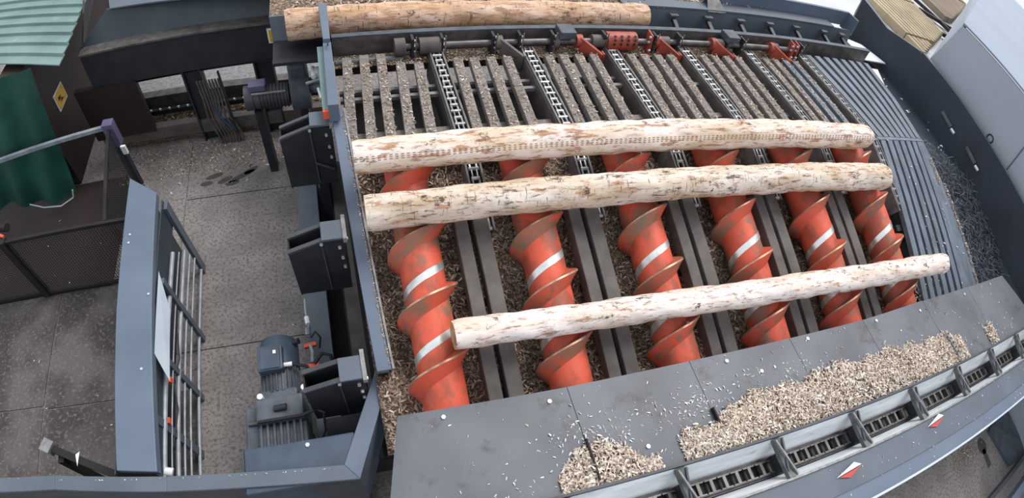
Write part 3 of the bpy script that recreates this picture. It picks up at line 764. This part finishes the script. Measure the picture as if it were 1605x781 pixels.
for k in range(74):
    if base is None:
        m = MB(); m.box((-.011, -.041, -.018), (.011, .041, .012)); m.box((-.042, -.041, -.012), (.042, -.033, .010)); m.box((-.042, .033, -.012), (.042, .041, .010))
        o = m.build('chain_link', 'shaft', None); base = o.data; bpy.data.objects.remove(o)
    o = bpy.data.objects.new('chain_link', base); COL.objects.link(o); o.parent = nc
    o.location = Vector((-.3 + .0955 * k, .162, 1.166)) - nc.location
for k in range(9):
    x = .865 + .706 * k
    m = MB()
    m.prism([(x - .042, .295, 1.318), (x + .034, .295, 1.318), (x + .030, .26, 1.308), (x + .020, .19, 1.285), (x + .028, .10, 1.282), (x + .052, .052, 1.290),
             (x - .018, .052, 1.290), (x - .016, .12, 1.282), (x - .020, .20, 1.285), (x - .034, .26, 1.308)], (0, 0, -.035))
    b = m.build('lug', 'lug', nc)
    MB().bar((x + .022, .290, 1.326), (x - .004, .09, 1.290), .012, .02).build('lug_rib', 'gear', b)
    MB().bar((x - .030, .290, 1.326), (x + .048, .058, 1.300), .011, .02).build('lug_rib', 'edge', b)
    MB().box((x - .012, .10, 1.17), (x + .012, .22, 1.26)).build('lug_foot', 'chaindark', b)
sl = ['torn red and white scrap on the walk edge beside the near conveyor, farther right', 'torn orange and white scrap on the walk edge beside the near conveyor, farther left']
for j, (x, y_) in enumerate(((3.80, -.01), (2.73, -.05))):
    t = thing('paper_scrap', sl[j], 'scrap', (x, y_, 1.275), 'paper scraps on the walk edge')
    MB().prism([(x - .13, y_ - .005, 1.285), (x + .06, y_ + .045, 1.295), (x + .12, y_ + .015, 1.290)], (0, 0, .004)).build('white_flap', 'white', t)
    MB().prism([(x - .10, y_ - .010, 1.282), (x + .12, y_ + .008, 1.284), (x - .01, y_ - .035, 1.280)], (0, 0, .004)).build('red_flap', 'scrapred', t)

# yard corner beyond the near trough
t = thing('floor_kerb', 'pale angled concrete kerb on the floor beyond the near trough', 'kerb', (7, -.7, 0))
MB().prism([(6.55, -.45, 0), (7.2, -.30, 0), (7.35, -1.1, 0), (6.75, -1.0, 0)], (0, 0, .05)).build('kerb_block', 'gear', t)
t = thing('floor_beam', 'blue-grey steel beam on the floor at the lower right', 'beam', (7, -1.5, 0))
MB().bar((5.6, -1.35, .35), (7.8, -1.15, .35), .10, .12).build('beam_bar', 'cap', t)
MB().bar((5.4, -1.15, .2), (7.6, -.98, .2), .05, .08).build('beam_bar', 'beam', t)
t = thing('wet_stain', 'dark keyhole-shaped wet stain on the floor beyond the near trough', 'stain', (6.3, -.5, 0))
MB().tube([(6.32, -.56, .001), (6.32, -.56, .004)], .10, 20).build('stain_spot', 'stain', t)
MB().prism([(6.28, -.60, .001), (6.36, -.60, .001), (6.38, -.82, .001), (6.28, -.84, .001)], (0, 0, .003)).build('stain_tail', 'stain', t)
flakes('floor_litter', 'chipsdark', [(rng.normal(5.9, .18), rng.normal(-.52, .05), .002) for _ in range(260)], (.012, .03), .35, .2, .01, label='dark litter on the floor beyond the near trough', cat='litter')

# ================================================================== GREY SIDE WALL and its brackets
sw = thing('side_wall', 'blue-grey steel side wall of the screw deck, lower section with a narrow flat top', 'side wall', (.02, 2.1, 1.0), 'side wall sections')
MB().prism([(-.045, 3.05, 1.70), (.035, 3.05, 1.70), (.105, 1.27, 1.17), (.015, 1.27, 1.17)], (0, 0, -.04)).build('wall_cap', 'cap', sw, bevel=.004)
MB().prism([(.020, 3.05, 1.69), (.030, 3.05, 1.69), (.100, 1.27, 1.16), (.090, 1.27, 1.16)], (0, 0, -.45)).build('wall_sheet', 'steel', sw)
MB().bar((.047, 3.05, 1.705), (.117, 1.27, 1.175), .014, .05).build('edge_strip', 'edge', sw)
MB().prism([(-.03, 3.05, 1.66), (.02, 3.05, 1.66), (.07, 1.30, 1.15), (.02, 1.30, 1.15)], (0, 0, -.35)).build('wall_core', 'dark', sw)
flakes('dust_chips', 'chipsdark', [(.028 + (3.05 - y_) * .039 + rng.normal(0, .004), y_, 1.70 - (3.05 - y_) * .298) for y_ in rng.uniform(1.3, 3.0, 260)], (.006, .018), .4, .2, .003, parent=sw)
su = thing('side_wall', 'blue-grey steel side wall of the deck, taller upper section with a slot in its top', 'side wall', (-.03, 3.6, 1.8), 'side wall sections')
MB().prism([(-.06, 4.30, 1.86), (.012, 4.30, 1.86), (.008, 3.72, 1.86), (-.045, 3.72, 1.86)], (0, 0, -.10)).build('wall_cap', 'cap', su, bevel=.003)
MB().prism([(-.050, 3.72, 1.83), (.012, 3.72, 1.83), (.012, 2.93, 1.83), (-.060, 2.93, 1.83)], (0, 0, -.14)).build('wall_cap', 'cap', su, bevel=.003)
MB().box((-.10, 2.98, 1.70), (-.055, 3.78, 1.76)).build('side_plate', 'roof', su, label='pale greenish side plate')
MB().box((-.02, 3.62, 1.856), (-.008, 3.68, 1.864)).build('slot', 'vdark', su)
MB().box((-.10, 2.95, 1.70), (-.06, 2.975, 1.762)).build('end_mark', 'orangeplug', su, label='orange painted end')
MB().box((-.03, 2.95, 1.2), (.0, 4.3, 1.75)).build('wall_sheet', 'steel', su)

br_lab = ['dark wall bracket with a pale top plate, farthest one beside the upper side wall section',
          'dark wall bracket with a pale top plate, the middle one on the grey side wall',
          'dark wall bracket with a pale top plate, the near one behind the parapet corner']
for j, (y0, zt) in enumerate(((2.96, 1.66), (2.07, 1.49), (1.22, 1.25))):
    t = thing('wall_bracket', br_lab[j], 'bracket', (-.2, y0, zt - .3), 'brackets on the outside of the side wall')
    zb = zt - .60
    for dy, nm in ((0, 'bracket_web'), (.12, 'bracket_web')):
        MB().prism([(-.06, y0 + dy, zt - .04), (-.20, y0 + dy, zt - .02), (-.425, y0 + dy, zt - .10), (-.425, y0 + dy, zb + .02), (-.06, y0 + dy, zb + .02)], (0, .012, 0)).build(nm, 'dark', t)
    MB().prism([(-.20, y0 - .005, zt - .015), (-.43, y0 - .005, zt - .095), (-.43, y0 - .005, zt - .115), (-.20, y0 - .005, zt - .03)], (0, .03, 0)).build('bracket_flange', 'beam', t)
    MB().prism([(-.20, y0 + .115, zt - .015), (-.43, y0 + .115, zt - .095), (-.43, y0 + .115, zt - .115), (-.20, y0 + .115, zt - .03)], (0, .03, 0)).build('bracket_flange', 'beam', t)
    MB().box((-.43, y0 + .01, zb + .0), (-.42, y0 + .12, zt - .11)).build('bracket_web', 'vdark', t)
    tp = MB().box((-.205, y0 - .012, zt - .02), (-.055, y0 + .14, zt + .0)).build('top_plate', 'steel', t, bevel=.003)
    MB().box((-.07, y0 - .03, zt - .03), (-.045, y0 + .17, zt + .01)).build('fixing_lug', 'edge', t)
    MB().prism([(-.215, y0 - .002, zt - .05), (-.205, y0 - .002, zt - .05), (-.20, y0 - .002, zb + .05), (-.21, y0 - .002, zb + .05)], (0, -.01, 0)).build('web_rib', 'beam', t)
    for k, (dx, dz) in enumerate(((-.21, -.045), (-.10, -.10), (-.09, -.21), (-.085, -.31), (-.05, -.02))):
        bolt(MB(), (dx, y0, zt + dz), .011, .016, (0, -1, 0)).build('bolt', 'bolt', t)
    if j == 0: MB().bar((-.20, y0 - .012, zb + .26), (-.07, y0 - .012, zb + .18), .006, .02).build('welded_strip', 'beam', t)
# recessed base between the wall and the walkway
bs = thing('side_sill', 'blue-grey sill beam on the walkway below the side wall brackets', 'sill beam', (-.4, 2.4, .2))
MB().box((-.47, .95, 0), (-.29, 3.9, .42)).build('sill_beam', 'steel', bs, bevel=.005)
MB().box((-.29, .95, 0), (-.16, 3.9, .10)).build('sill_gutter', 'vdark', bs)
MB().box((-.16, .95, 0), (.03, 3.9, .42)).build('sill_back', 'vdark', bs)
MB().box((-.145, .95, .42), (-.03, 3.9, .435)).build('sill_dust', 'bar', bs)
MB().box((.03, 1.3, 0), (.05, 4.0, .85)).build('sill_web', 'vdark', bs)

# wet footprints
fpt = thing('wet_footprints', 'dark wet footprints in the dust on the walkway near the farthest bracket', 'footprints', (-1.1, 4.3, 0))
for x, y_, a_, ln in ((-1.42, 4.38, .3, .10), (-1.50, 4.28, .1, .07), (-1.30, 4.30, .5, .09), (-1.12, 4.33, .5, .16), (-1.22, 4.24, .2, .08), (-1.02, 4.40, .6, .09)):
    MB().prism([(x + math.cos(t) * ln * math.cos(a_) - math.sin(t) * .035 * math.sin(a_), y_ + math.cos(t) * ln * math.sin(a_) + math.sin(t) * .035 * math.cos(a_), .0) for t in np.linspace(0, 2 * math.pi, 15)[:-1]], (0, 0, .0015)).build('footprint', 'stain', fpt)

# parapet
pp = thing('walkway_parapet', 'grey-blue capped parapet along the walkway with a bent corner at the screw deck', 'parapet', (-1, .8, 0))
PI_ = [(-4.4, 1.05), (-2.05, .985), (-1.3, .895), (-.26, .795), (.0, 1.34)]
PO_ = [(-4.4, .945), (-2.05, .895), (-1.3, .805), (-.18, .695), (.09, 1.31)]
for i, nm in ((0, 'cap_rail'), (1, 'cap_rail'), (2, 'cap_rail'), (3, 'cap_rail')):
    MB().prism([(*PI_[i], 1.0), (*PI_[i + 1], 1.0), (*PO_[i + 1], 1.0), (*PO_[i], 1.0)], (0, 0, -.05)).build(nm, 'cap' if i == 3 else 'steel', pp, bevel=.004)
    a, b = Vector((*PO_[i], .97)), Vector((*PO_[i + 1], .97)); nrm = Vector((b.y - a.y, a.x - b.x, 0)).normalized()
    MB().prism([a, b, b + Vector((0, 0, -.62)), a + Vector((0, 0, -.62))], -nrm * .02).build('parapet_sheet', 'beam' if i < 3 else 'cap', pp)
flakes('dust_specks', 'specks', [(x, .99 - (x + 2) * .10 - .04, 1.001) for x in rng.uniform(-2.5, -.3, 30)], (.004, .012), .5, .1, .001, parent=pp)

# ================================================================== MAIN GEARMOTOR
gm = thing('gearmotor', 'blue-grey finned gearmotor on the walkway beside the near bracket', 'gearmotor', (-.66, 1.4, .2), 'gearmotors outside the side wall')
mx, mz, mr = -.655, .66, .125
MB().tube([(mx, 1.42, mz), (mx, 1.50, mz), (mx, 1.72, mz)], [.115, .118, .118], 28).build('motor_body', 'gear', gm, True)
for k in range(22):
    a = 2 * math.pi * k / 22
    p = Vector((mx + .115 * math.sin(a), 1.42, mz + .115 * math.cos(a))); q_ = Vector((p.x, 1.68, p.z)); u = Vector((math.sin(a), 0, math.cos(a)))
    MB().bar(p + u * .02, q_ + u * .02, .007, .026, u).build('cooling_fin', 'gear', gm)
MB().tube([(mx, 1.62, mz), (mx, 1.80, mz), (mx, 1.845, mz), (mx, 1.865, mz)], [.140, .140, .125, .08], 28).build('fan_cowl', 'motor', gm, True)
tb = MB().box((mx - .115, 1.55, mz + .09), (mx + .055, 1.74, mz + .185)).build('terminal_box', 'motor', gm, bevel=.012)
MB().box((mx - .095, 1.56, mz + .186), (mx + .035, 1.72, mz + .194)).build('box_lid', 'motor', tb, bevel=.004)
MB().box((mx - .005, 1.665, mz + .195), (mx + .015, 1.69, mz + .197)).build('label_sticker', 'white', tb)
MB().tube([(mx + .055, 1.60, mz + .13), (mx + .11, 1.60, mz + .13)], .016, 10).build('cable_gland', 'white', tb, True)
MB().tube([(mx + .09, 1.79, mz + .06), (mx + .16, 1.79, mz + .09)], .022, 10).build('vent_plug', 'dark', gm, True)
MB().box((mx - .13, 1.36, mz - .12), (mx + .13, 1.44, mz + .12)).build('flange', 'gear', gm, bevel=.02)
gb = MB().box((mx - .145, 1.20, mz - .2), (mx + .165, 1.37, mz + .16)).build('gearbox_top', 'gear', gm, bevel=.015)
g2 = MB().box((mx - .15, 1.03, mz - .25), (mx + .17, 1.20, mz + .10)).build('gearbox', 'gear', gm, bevel=.015)
for k in range(7): MB().box((mx - .13 + .043 * k, 1.04, mz + .10), (mx - .115 + .043 * k, 1.20, mz + .125)).build('gearbox_rib', 'gear', g2)
for k in range(7): MB().box((mx - .13 + .043 * k, 1.015, mz - .2), (mx - .115 + .043 * k, 1.03, mz + .10)).build('gearbox_rib', 'gear', g2)
MB().box((mx - .24, 1.03, mz - .35), (mx - .15, 1.36, mz + .05)).build('mounting_flange', 'gear', gm, bevel=.01)
MB().tube([(mx - .215, 1.24, mz + .06), (mx - .13, 1.24, mz + .06)], .016, 10).build('dowel', 'shaft', gm, True)
MB().tube([(mx - .215, 1.06, mz + .06), (mx - .13, 1.06, mz + .06)], .016, 10).build('dowel', 'shaft', gm, True)
MB().tube([(mx - .13, 1.205, mz + .17), (mx + .15, 1.205, mz + .17), (mx + .25, 1.23, mz + .17), (mx + .30, 1.20, mz + .16)], .012, 8).build('pipe_clamp', 'rubber', gm, True)
MB().tube([(mx - .02, 1.28, mz + .165), (mx + .06, 1.28, mz + .175)], .022, 12).build('oil_plug', 'dark', gm, True)
for x_, y_ in ((mx - .11, 1.38), (mx + .18, 1.40), (mx + .24, 1.34)):
    MB().tube([(x_, y_, mz + .1), (x_, y_, mz + .17)], .020, 10).build('oil_cap', 'white', gm, True)
MB().tube([(mx + .11, 1.60, mz + .13), (mx + .20, 1.58, mz + .10), (mx + .26, 1.50, mz), (mx + .27, 1.40, mz - .15)], .012, 8).build('power_cable', 'rubber', gm, True)
MB().tube([(mx + .24, 1.34, mz + .17), (mx + .29, 1.24, mz + .15), (mx + .28, 1.12, mz + .05), (mx + .22, 1.05, mz - .05)], .008, 8).build('thin_cable', 'rubber', gm, True)
mb = thing('motor_plinth', 'blue-grey box base in front of the gearmotor, against the parapet', 'base', (-.6, .85, 0))
MB().box((-.84, .72, .0), (-.18, .99, .98)).build('base_box', 'motor', mb, bevel=.01)
MB().box((-.855, .75, .35), (-.842, .99, .97)).build('base_side', 'capdark', mb)
bolt(MB(), (-.46, .955, .98), .014, .01).build('bolt', 'bolt', mb)
MB().box((-.40, .95, .4), (.0, 1.30, .43)).build('base_shelf', 'dark', mb)
hz = thing('hydraulic_hose_set', 'hydraulic fittings and hoses with two orange plugs between gearmotor and sill beam', 'hoses', (-.45, 1.9, .5))
for a in ((-.45, 1.85, .55), (-.44, 1.68, .55)):
    MB().bar((a[0] - .04, a[1], a[2]), (a[0] + .05, a[1] + .01, a[2]), .03, .03).build('orange_plug', 'orangeplug', hz)
MB().tube([(-.46, 2.28, .52), (-.46, 2.15, .53), (-.44, 2.02, .55), (-.45, 1.92, .55)], .010, 8).build('steel_pipe', 'galv', hz, True)
MB().tube([(-.455, 2.10, .54), (-.445, 2.03, .55)], .020, 8).build('fitting', 'white', hz, True)
MB().tube([(-.45, 1.99, .56), (-.452, 1.93, .56)], .022, 8).build('fitting', 'galv', hz, True)
MB().tube([(-.44, 1.84, .56), (-.43, 1.78, .57), (-.44, 1.70, .56)], .014, 8).build('fitting', 'galv', hz, True)
MB().tube([(-.42, 1.69, .56), (-.36, 1.75, .58), (-.30, 1.73, .57), (-.28, 1.62, .50), (-.28, 1.50, .35)], .014, 8).build('hose', 'rubber', hz, True)
MB().tube([(-.43, 1.90, .57), (-.39, 1.93, .6), (-.36, 1.89, .57), (-.38, 1.84, .5)], .008, 8).build('hose', 'rubber', hz, True)

# ================================================================== GUARD on the walkway
gd = thing('guard_barrier', 'blue-grey capped guard barrier with tube rails in the middle of the walkway', 'guard', (-1.6, 2.1, 0))
MB().prism([(-1.80, 3.42, 1.0), (-1.54, 3.20, 1.0), (-1.46, 2.1, 1.0), (-1.36, .93, 1.0), (-1.62, .97, 1.0), (-1.72, 2.1, 1.0)], (0, 0, -.07)).build('guard_cap', 'cap', gd, bevel=.006)
MB().prism([(-1.50, 3.15, .95), (-1.42, .95, .95), (-1.42, .95, .78), (-1.50, 3.15, .70)], (-.01, 0, 0)).build('upper_panel', 'capdark', gd)
MB().prism([(-1.455, 2.42, .96), (-1.395, 2.15, .84), (-1.365, 1.58, .84), (-1.43, 1.74, .96)], (.003, 0, .006)).build('pale_panel', 'pale', gd, label='pale slant-ended panel')
MB().prism([(-1.70, 3.4, .93), (-1.66, .97, .93), (-1.66, .97, .0), (-1.70, 3.4, .0)], (-.01, 0, 0)).build('back_sheet', 'capdark', gd)
for y_, w_ in ((3.12, .09), (2.36, .05), (1.80, .05), (1.32, .06)):
    MB().bar((-1.425 if y_ < 3 else -1.47, y_, .92), (-1.425 if y_ < 3 else -1.45, y_, .0), w_, .03, (1, 0, 0)).build('guard_post', 'steel' if w_ < .08 else 'steel', gd)
for z_, r_, y0 in ((.75, .018, 2.75), (.52, .016, 2.95), (.40, .009, 3.0), (.28, .009, 3.05), (.10, .014, 3.05), (.63, .006, 2.85)):
    MB().tube([(-1.455, y0, z_), (-1.44, 2.0, z_), (-1.42, .96, z_)], r_, 8).build('guard_rail', 'galv', gd, True)
MB().tube([(-1.42, 1.0, .755), (-1.37, .99, .74)], .03, 10).build('rail_end', 'white', gd, True)
for y_ in (1.66, 1.36):
    MB().box((-1.45, y_ - .02, .68), (-1.41, y_ + .02, .72)).build('clip', 'orangeplug', gd, label='small orange clip')
MB().tube([(-1.43, 2.1, .60), (-1.42, 1.9, .56), (-1.44, 1.7, .60), (-1.42, 1.5, .55), (-1.43, 1.2, .60)], .006, 6).build('cable', 'rubber', gd, True)
for p in ((-1.70, 2.78), (-1.70, 2.70), (-1.49, 2.2), (-1.49, 1.62)): bolt(MB(), (*p, 1.0), .010, .008).build('bolt', 'bolt', gd)

# mesh fence
def fence(label, a, b, z0, z1):
    a, b = Vector(a), Vector(b); ln = (b - a).length; d = (b - a).normalized()
    t = thing('mesh_fence', label, 'fence', (a.x, a.y, 0), 'mesh fence panels left of the guard')
    for z_ in (z0, z1): MB().bar((a.x, a.y, z_), (b.x, b.y, z_), .03, .03).build('fence_rail', 'vdark', t)
    m = MB(); k = int(ln / .026)
    for i in range(k + 1):
        p = a + d * (ln * i / k); m.bar((p.x, p.y, z1), (p.x, p.y, z0), .004, .004, (1, .2, 0))
    for i in range(int((z1 - z0) / .026)):
        m.bar((a.x, a.y, z0 + .026 * i), (b.x, b.y, z0 + .026 * i), .004, .004)
    tag(m.build('wire_mesh', 'vdark', t), kind='stuff')
    return t
fence('fine dark mesh fence panel running left from behind the guard barrier', (-3.05, 3.12, 0), (-1.80, 3.12, 0), .04, .84)
fence('fine dark mesh fence panel running away from the violet post cap towards the guard', (-2.25, 4.35, 0), (-2.05, 3.14, 0), .04, .84)
fence('fine dark mesh fence panel at the far left edge', (-4.4, 3.13, 0), (-3.08, 3.13, 0), .04, .80)
fp = ['dark fence post with a violet cap, at the end of the grey bar', 'dark slanting fence post at the left edge of the picture']
t = thing('fence_post', fp[0], 'post', (-2.27, 4.42, 0), 'fence posts left of the guard')
MB().box((-2.30, 4.39, 0), (-2.22, 4.46, .88)).build('post_tube', 'dark', t)
MB().box((-2.31, 4.36, .60), (-2.20, 4.47, .885)).build('post_cap', 'purple', t, bevel=.005)
MB().box((-2.21, 4.33, .52), (-2.16, 4.36, .62)).build('latch', 'white', t)
t2 = thing('fence_post', fp[1], 'post', (-3.06, 3.13, 0), 'fence posts left of the guard')
MB().box((-3.10, 3.09, 0), (-3.03, 3.16, .85)).build('post_tube', 'vdark', t2)
t = MB().bar((-2.25, 4.40, .86), (-4.2, 4.17, .86), .04, .04)
tag(t.build('barrier_bar', 'galv', None), 'slim grey bar running left from the violet post cap across the green tarpaulin', 'bar')
t = thing('low_post', 'short dark square steel bar leaning at the lower left of the walkway', 'steel bar', (-1.9, 1.2, 0))
MB().bar((-2.28, 1.27, .72), (-1.74, 1.02, .72), .05, .06).build('bar_body', 'vdark', t)
MB().bar((-2.36, 1.31, .74), (-2.28, 1.27, .74), .09, .08).build('bar_head', 'edge', t)
MB().bar((-2.2, 1.2, .68), (-2.2, 1.2, .0), .05, .05, (1, 0, 0)).build('bar_leg', 'vdark', t)
MB().prism([(-2.08, 1.20, .725), (-2.05, 1.22, .725), (-2.06, 1.12, .725)], (0, 0, .004)).build('paint_mark', 'white', t)
t = thing('cable_reel', 'small dark object with an orange strap at the left edge by the mesh fence', 'cable reel', (-3.2, 3.4, .8))
MB().tube([(-3.28, 3.35, .82), (-3.05, 3.28, .84)], .04, 12).build('reel_body', 'vdark', t, True)
MB().tube([(-3.24, 3.30, .88), (-3.12, 3.20, .87), (-3.04, 3.16, .86)], .014, 8).build('strap', 'orangeplug', t, True)

# ================================================================== LEFT BACKGROUND: roof, tarpaulin, sign
rf = thing('roof', 'pale green corrugated roof at the top left corner', 'roof', (-3.5, 5.5, 1.6))
for k in range(9):
    y0 = 4.44 + .19 * k; z0 = 1.60 + .006 * k; x0 = -2.46 - .012 * k
    MB().prism([(x0, y0, z0), (x0, y0 + .14, z0), (x0, y0 + .15, z0 + .03), (x0, y0 + .175, z0 + .03), (x0, y0 + .188, z0), (x0, y0 + .188, z0 - .012), (x0, y0, z0 - .012)],
               (-3.4, 1.6, 0)).build('roof_sheet', 'roof', rf)
v, f = [], []
for i in range(41):
    u = i / 40
    for j in range(17):
        w_ = j / 16
        x = -4.8 + (2.03 - .14 * w_ - .12 * max(0, .3 - w_)) * u
        v.append((x, 4.54 - .27 * w_ + .04 * math.sin(u * 31 + w_ * 3) * (.3 + w_) + .02 * math.sin(u * 13 - w_ * 6), 1.60 - 1.44 * w_ - .03 * math.sin(u * 9) * w_))
for i in range(40):
    for j in range(16):
        a = i * 17 + j; f.append((a, a + 17, a + 18, a + 1))
tp = thing('tarpaulin', 'dark green tarpaulin curtain hanging below the green roof', 'tarpaulin', (-3.5, 4.5, .1))
MB().add(v, f).build('tarp_sheet', 'tarp', tp, True)
MB().tube([(-3.45, 4.22, .20), (-3.30, 4.20, .13), (-3.10, 4.20, .10), (-2.92, 4.22, .17), (-2.89, 4.24, .26)], .008, 6).build('hem_cord', 'tarphem', tp, True)
sg = thing('warning_sign', 'yellow warning sign with white border and black symbol on the dark brown wall', 'sign', (-2.99, 5.13, .84))
MB().box((-3.0, 4.985, .74), (-2.990, 5.275, .945)).build('sign_border', 'white', sg)
MB().box((-2.990, 5.0, .752), (-2.986, 5.26, .933)).build('sign_face', 'yellow', sg)
MB().prism([(-2.986, 5.06, .88), (-2.986, 5.14, .86), (-2.986, 5.11, .84), (-2.986, 5.19, .80), (-2.986, 5.09, .80), (-2.986, 5.12, .83), (-2.986, 5.05, .84)], (.003, 0, 0)).build('bolt_symbol', 'black', sg)

# ================================================================== REAR STRUCTURE behind the walkway
rs = thing('infeed_frame', 'dark beam and posts of the rear log infeed at the end of the walkway', 'frame', (-1.2, 5.0, 0))
MB().prism([(-2.52, 5.0, 1.33), (-.10, 5.0, 1.36), (-.10, 5.0, .96), (-2.0, 5.0, .90), (-2.52, 5.0, .93)], (0, .03, 0)).build('beam_web', 'dark', rs)
MB().prism([(-2.52, 4.97, 1.33), (-.10, 4.97, 1.36), (-.10, 5.12, 1.36), (-2.52, 5.14, 1.33)], (0, 0, .02)).build('beam_flange', 'shaft', rs)
MB().prism([(-2.3, 5.0, .91), (-.10, 5.0, .96), (-.10, 5.12, .96), (-2.3, 5.12, .91)], (0, 0, -.02)).build('beam_flange', 'dark', rs)
for x in (-1.45, -.70):
    MB().box((x - .11, 4.99, .0), (x - .09, 5.14, .93)).build('frame_post', 'dark', rs)
    MB().box((x - .09, 5.04, .0), (x + .09, 5.06, .93)).build('frame_post', 'dark', rs)
    MB().box((x + .07, 4.99, .0), (x + .09, 5.14, .93)).build('frame_post', 'dark', rs)
MB().box((-2.75, 4.98, .25), (-2.05, 5.05, .93)).build('end_plate', 'brown', rs)
MB().box((-2.7, 5.00, .12), (-.1, 5.10, .28)).build('floor_beam', 'bar', rs, bevel=.005)
MB().box((-2.7, 5.55, .12), (-.1, 5.68, .32)).build('floor_beam', 'shaft', rs, bevel=.005)
MB().box((-2.7, 5.10, .0), (-.1, 5.55, .08)).build('channel_floor', 'soil', rs)
for k in range(22): MB().tube([(-2.5 + .11 * k, 5.38, .24), (-2.5 + .11 * k, 5.38, .26)], .014, 8).build('channel_bolt', 'bolt', rs)
MB().bar((-2.6, 5.40, .24), (-.1, 5.40, .24), .05, .06).build('chain_guide', 'vdark', rs)
MB().bar((-2.6, 5.25, .14), (-.1, 5.25, .14), .03, .03).build('chain_guide', 'beam', rs)
flakes('channel_chips', 'chipsdark', scatter(1500, (-2.4, -.2), (5.12, 5.5), .085), (.02, .06), .4, .3, .02, parent=rs)
ht = thing('rear_hopper', 'dark sloping hopper side with a blue-grey sheet above the rear beam', 'hopper', (-1.2, 5.3, 1.4))
MB().prism([(-2.55, 5.14, 1.34), (-.1, 5.12, 1.37), (-.1, 5.30, 1.62), (-2.2, 5.32, 1.62)], (0, .02, 0)).build('hopper_side', 'capdark', ht)
MB().prism([(-2.15, 5.30, 1.62), (-.52, 5.0, 1.66), (-.2, 6.4, 1.66), (-2.5, 6.4, 1.62)], (0, 0, .015)).build('hopper_sheet', 'steel', ht)
MB().prism([(-2.52, 5.10, 1.33), (-2.80, 6.6, 1.33), (-2.80, 6.6, 1.7), (-2.45, 5.3, 1.66)], (.02, 0, 0)).build('hopper_end', 'dark', ht)
for x in (-.40, -.33): MB().bar((x, 4.98, 1.39), (x - .02, 5.35, 1.72), .03, .03).build('hopper_rib', 'vdark', ht)
for k in range(5): bolt(MB(), (-.44, 5.02 + .06 * k, 1.40 + .05 * k), .010, .02).build('bolt', 'bolt', ht)
sg2 = thing('label_plate', 'yellow and black label plate on the rear beam beside the side wall', 'label plate', (-.4, 4.99, 1.2))
MB().box((-.60, 4.985, 1.14), (-.22, 4.998, 1.30)).build('plate_border', 'white', sg2)
MB().box((-.585, 4.980, 1.155), (-.235, 4.986, 1.285)).build('plate_face', 'yellow', sg2)
for k in range(5): MB().prism([(-.55 + .06 * k, 4.979, 1.17), (-.52 + .06 * k, 4.979, 1.17), (-.50 + .06 * k, 4.979, 1.27), (-.53 + .06 * k, 4.979, 1.27)], (0, -.002, 0)).build('hazard_bar', 'black', sg2)

cbs = thing('cable_bundle', 'bundle of grey cables and one blue hose running down the rear frame post', 'cables', (-1.35, 4.95, 0))
for k in range(8):
    x = -1.42 + .032 * k
    MB().tube([(x, 4.96, .82), (x + .01, 4.95, .6), (x + .02 * math.sin(k), 4.93, .35), (x + .05 + .006 * k, 4.92, .12), (x + .07, 4.91, .0)], .013, 6).build('cable', 'bar', cbs, True)
MB().tube([(-1.32, 4.93, .5), (-1.26, 4.91, .32), (-1.18, 4.90, .2)], .010, 6).build('blue_hose', 'blueh', cbs, True)
MB().bar((-1.16, 4.94, .92), (-1.14, 4.92, 0), .03, .02, (1, 0, 0)).build('strip', 'dark', cbs)

g2m = thing('gearmotor', 'dark gearmotor at the rear frame beside the upper side wall section', 'gearmotor', (-.5, 4.5, .8), 'gearmotors outside the side wall')
MB().tube([(-.80, 4.40, .92), (-.44, 4.40, .92)], .11, 24).build('motor_body', 'beam', g2m, True)
MB().tube([(-.86, 4.40, .92), (-.78, 4.40, .92)], .12, 24).build('fan_cowl', 'beam', g2m, True)
for k in range(9): MB().tube([(-.72 + .032 * k, 4.40, .92), (-.712 + .032 * k, 4.40, .92)], .120, 24).build('cooling_fin', 'dark', g2m)
MB().box((-.80, 4.32, 1.03), (-.64, 4.44, 1.10)).build('terminal_box', 'purple', g2m, bevel=.008)
MB().tube([(-.42, 4.42, .92), (-.24, 4.42, .92)], .17, 28).build('gearbox', 'gear', g2m, True)
MB().box((-.42, 4.40, .92), (-.24, 4.70, 1.22)).build('gearbox_neck', 'gear', g2m, bevel=.03)
MB().tube([(-.24, 4.42, .95), (-.08, 4.42, .95)], .05, 16).build('output_shaft', 'galv', g2m, True)
MB().prism([(-.22, 3.9, 1.0), (-.14, 3.9, 1.0), (-.16, 3.3, .95), (-.24, 3.3, .95)], (0, 0, -.8)).build('support_post', 'dark', g2m)
MB().box((-.80, 4.33, .0), (-.72, 4.48, .80)).build('pedestal_leg', 'dark', g2m)
MB().box((-.36, 4.33, .0), (-.28, 4.48, .80)).build('pedestal_leg', 'dark', g2m)
MB().bar((-.78, 4.29, 1.04), (-.46, 4.29, 1.04), .02, .01).build('name_strip', 'edge', g2m)
fg = thing('valve_fittings', 'pale pipe fittings beside the upper side wall section', 'fittings', (-.15, 4.1, 1.3))
for a, b, r_, mt in (((-.30, 4.30, 1.33), (-.10, 4.28, 1.36), .018, 'galv'), ((-.24, 3.95, 1.32), (-.10, 3.97, 1.34), .014, 'galv'), ((-.17, 4.18, 1.32), (-.17, 4.02, 1.33), .022, 'white'),
                     ((-.13, 4.14, 1.33), (-.13, 4.03, 1.34), .028, 'pale'), ((-.14, 3.92, 1.28), (-.12, 3.80, 1.26), .014, 'white')):
    MB().tube([a, b], r_, 10).build('fitting', mt, fg, True)
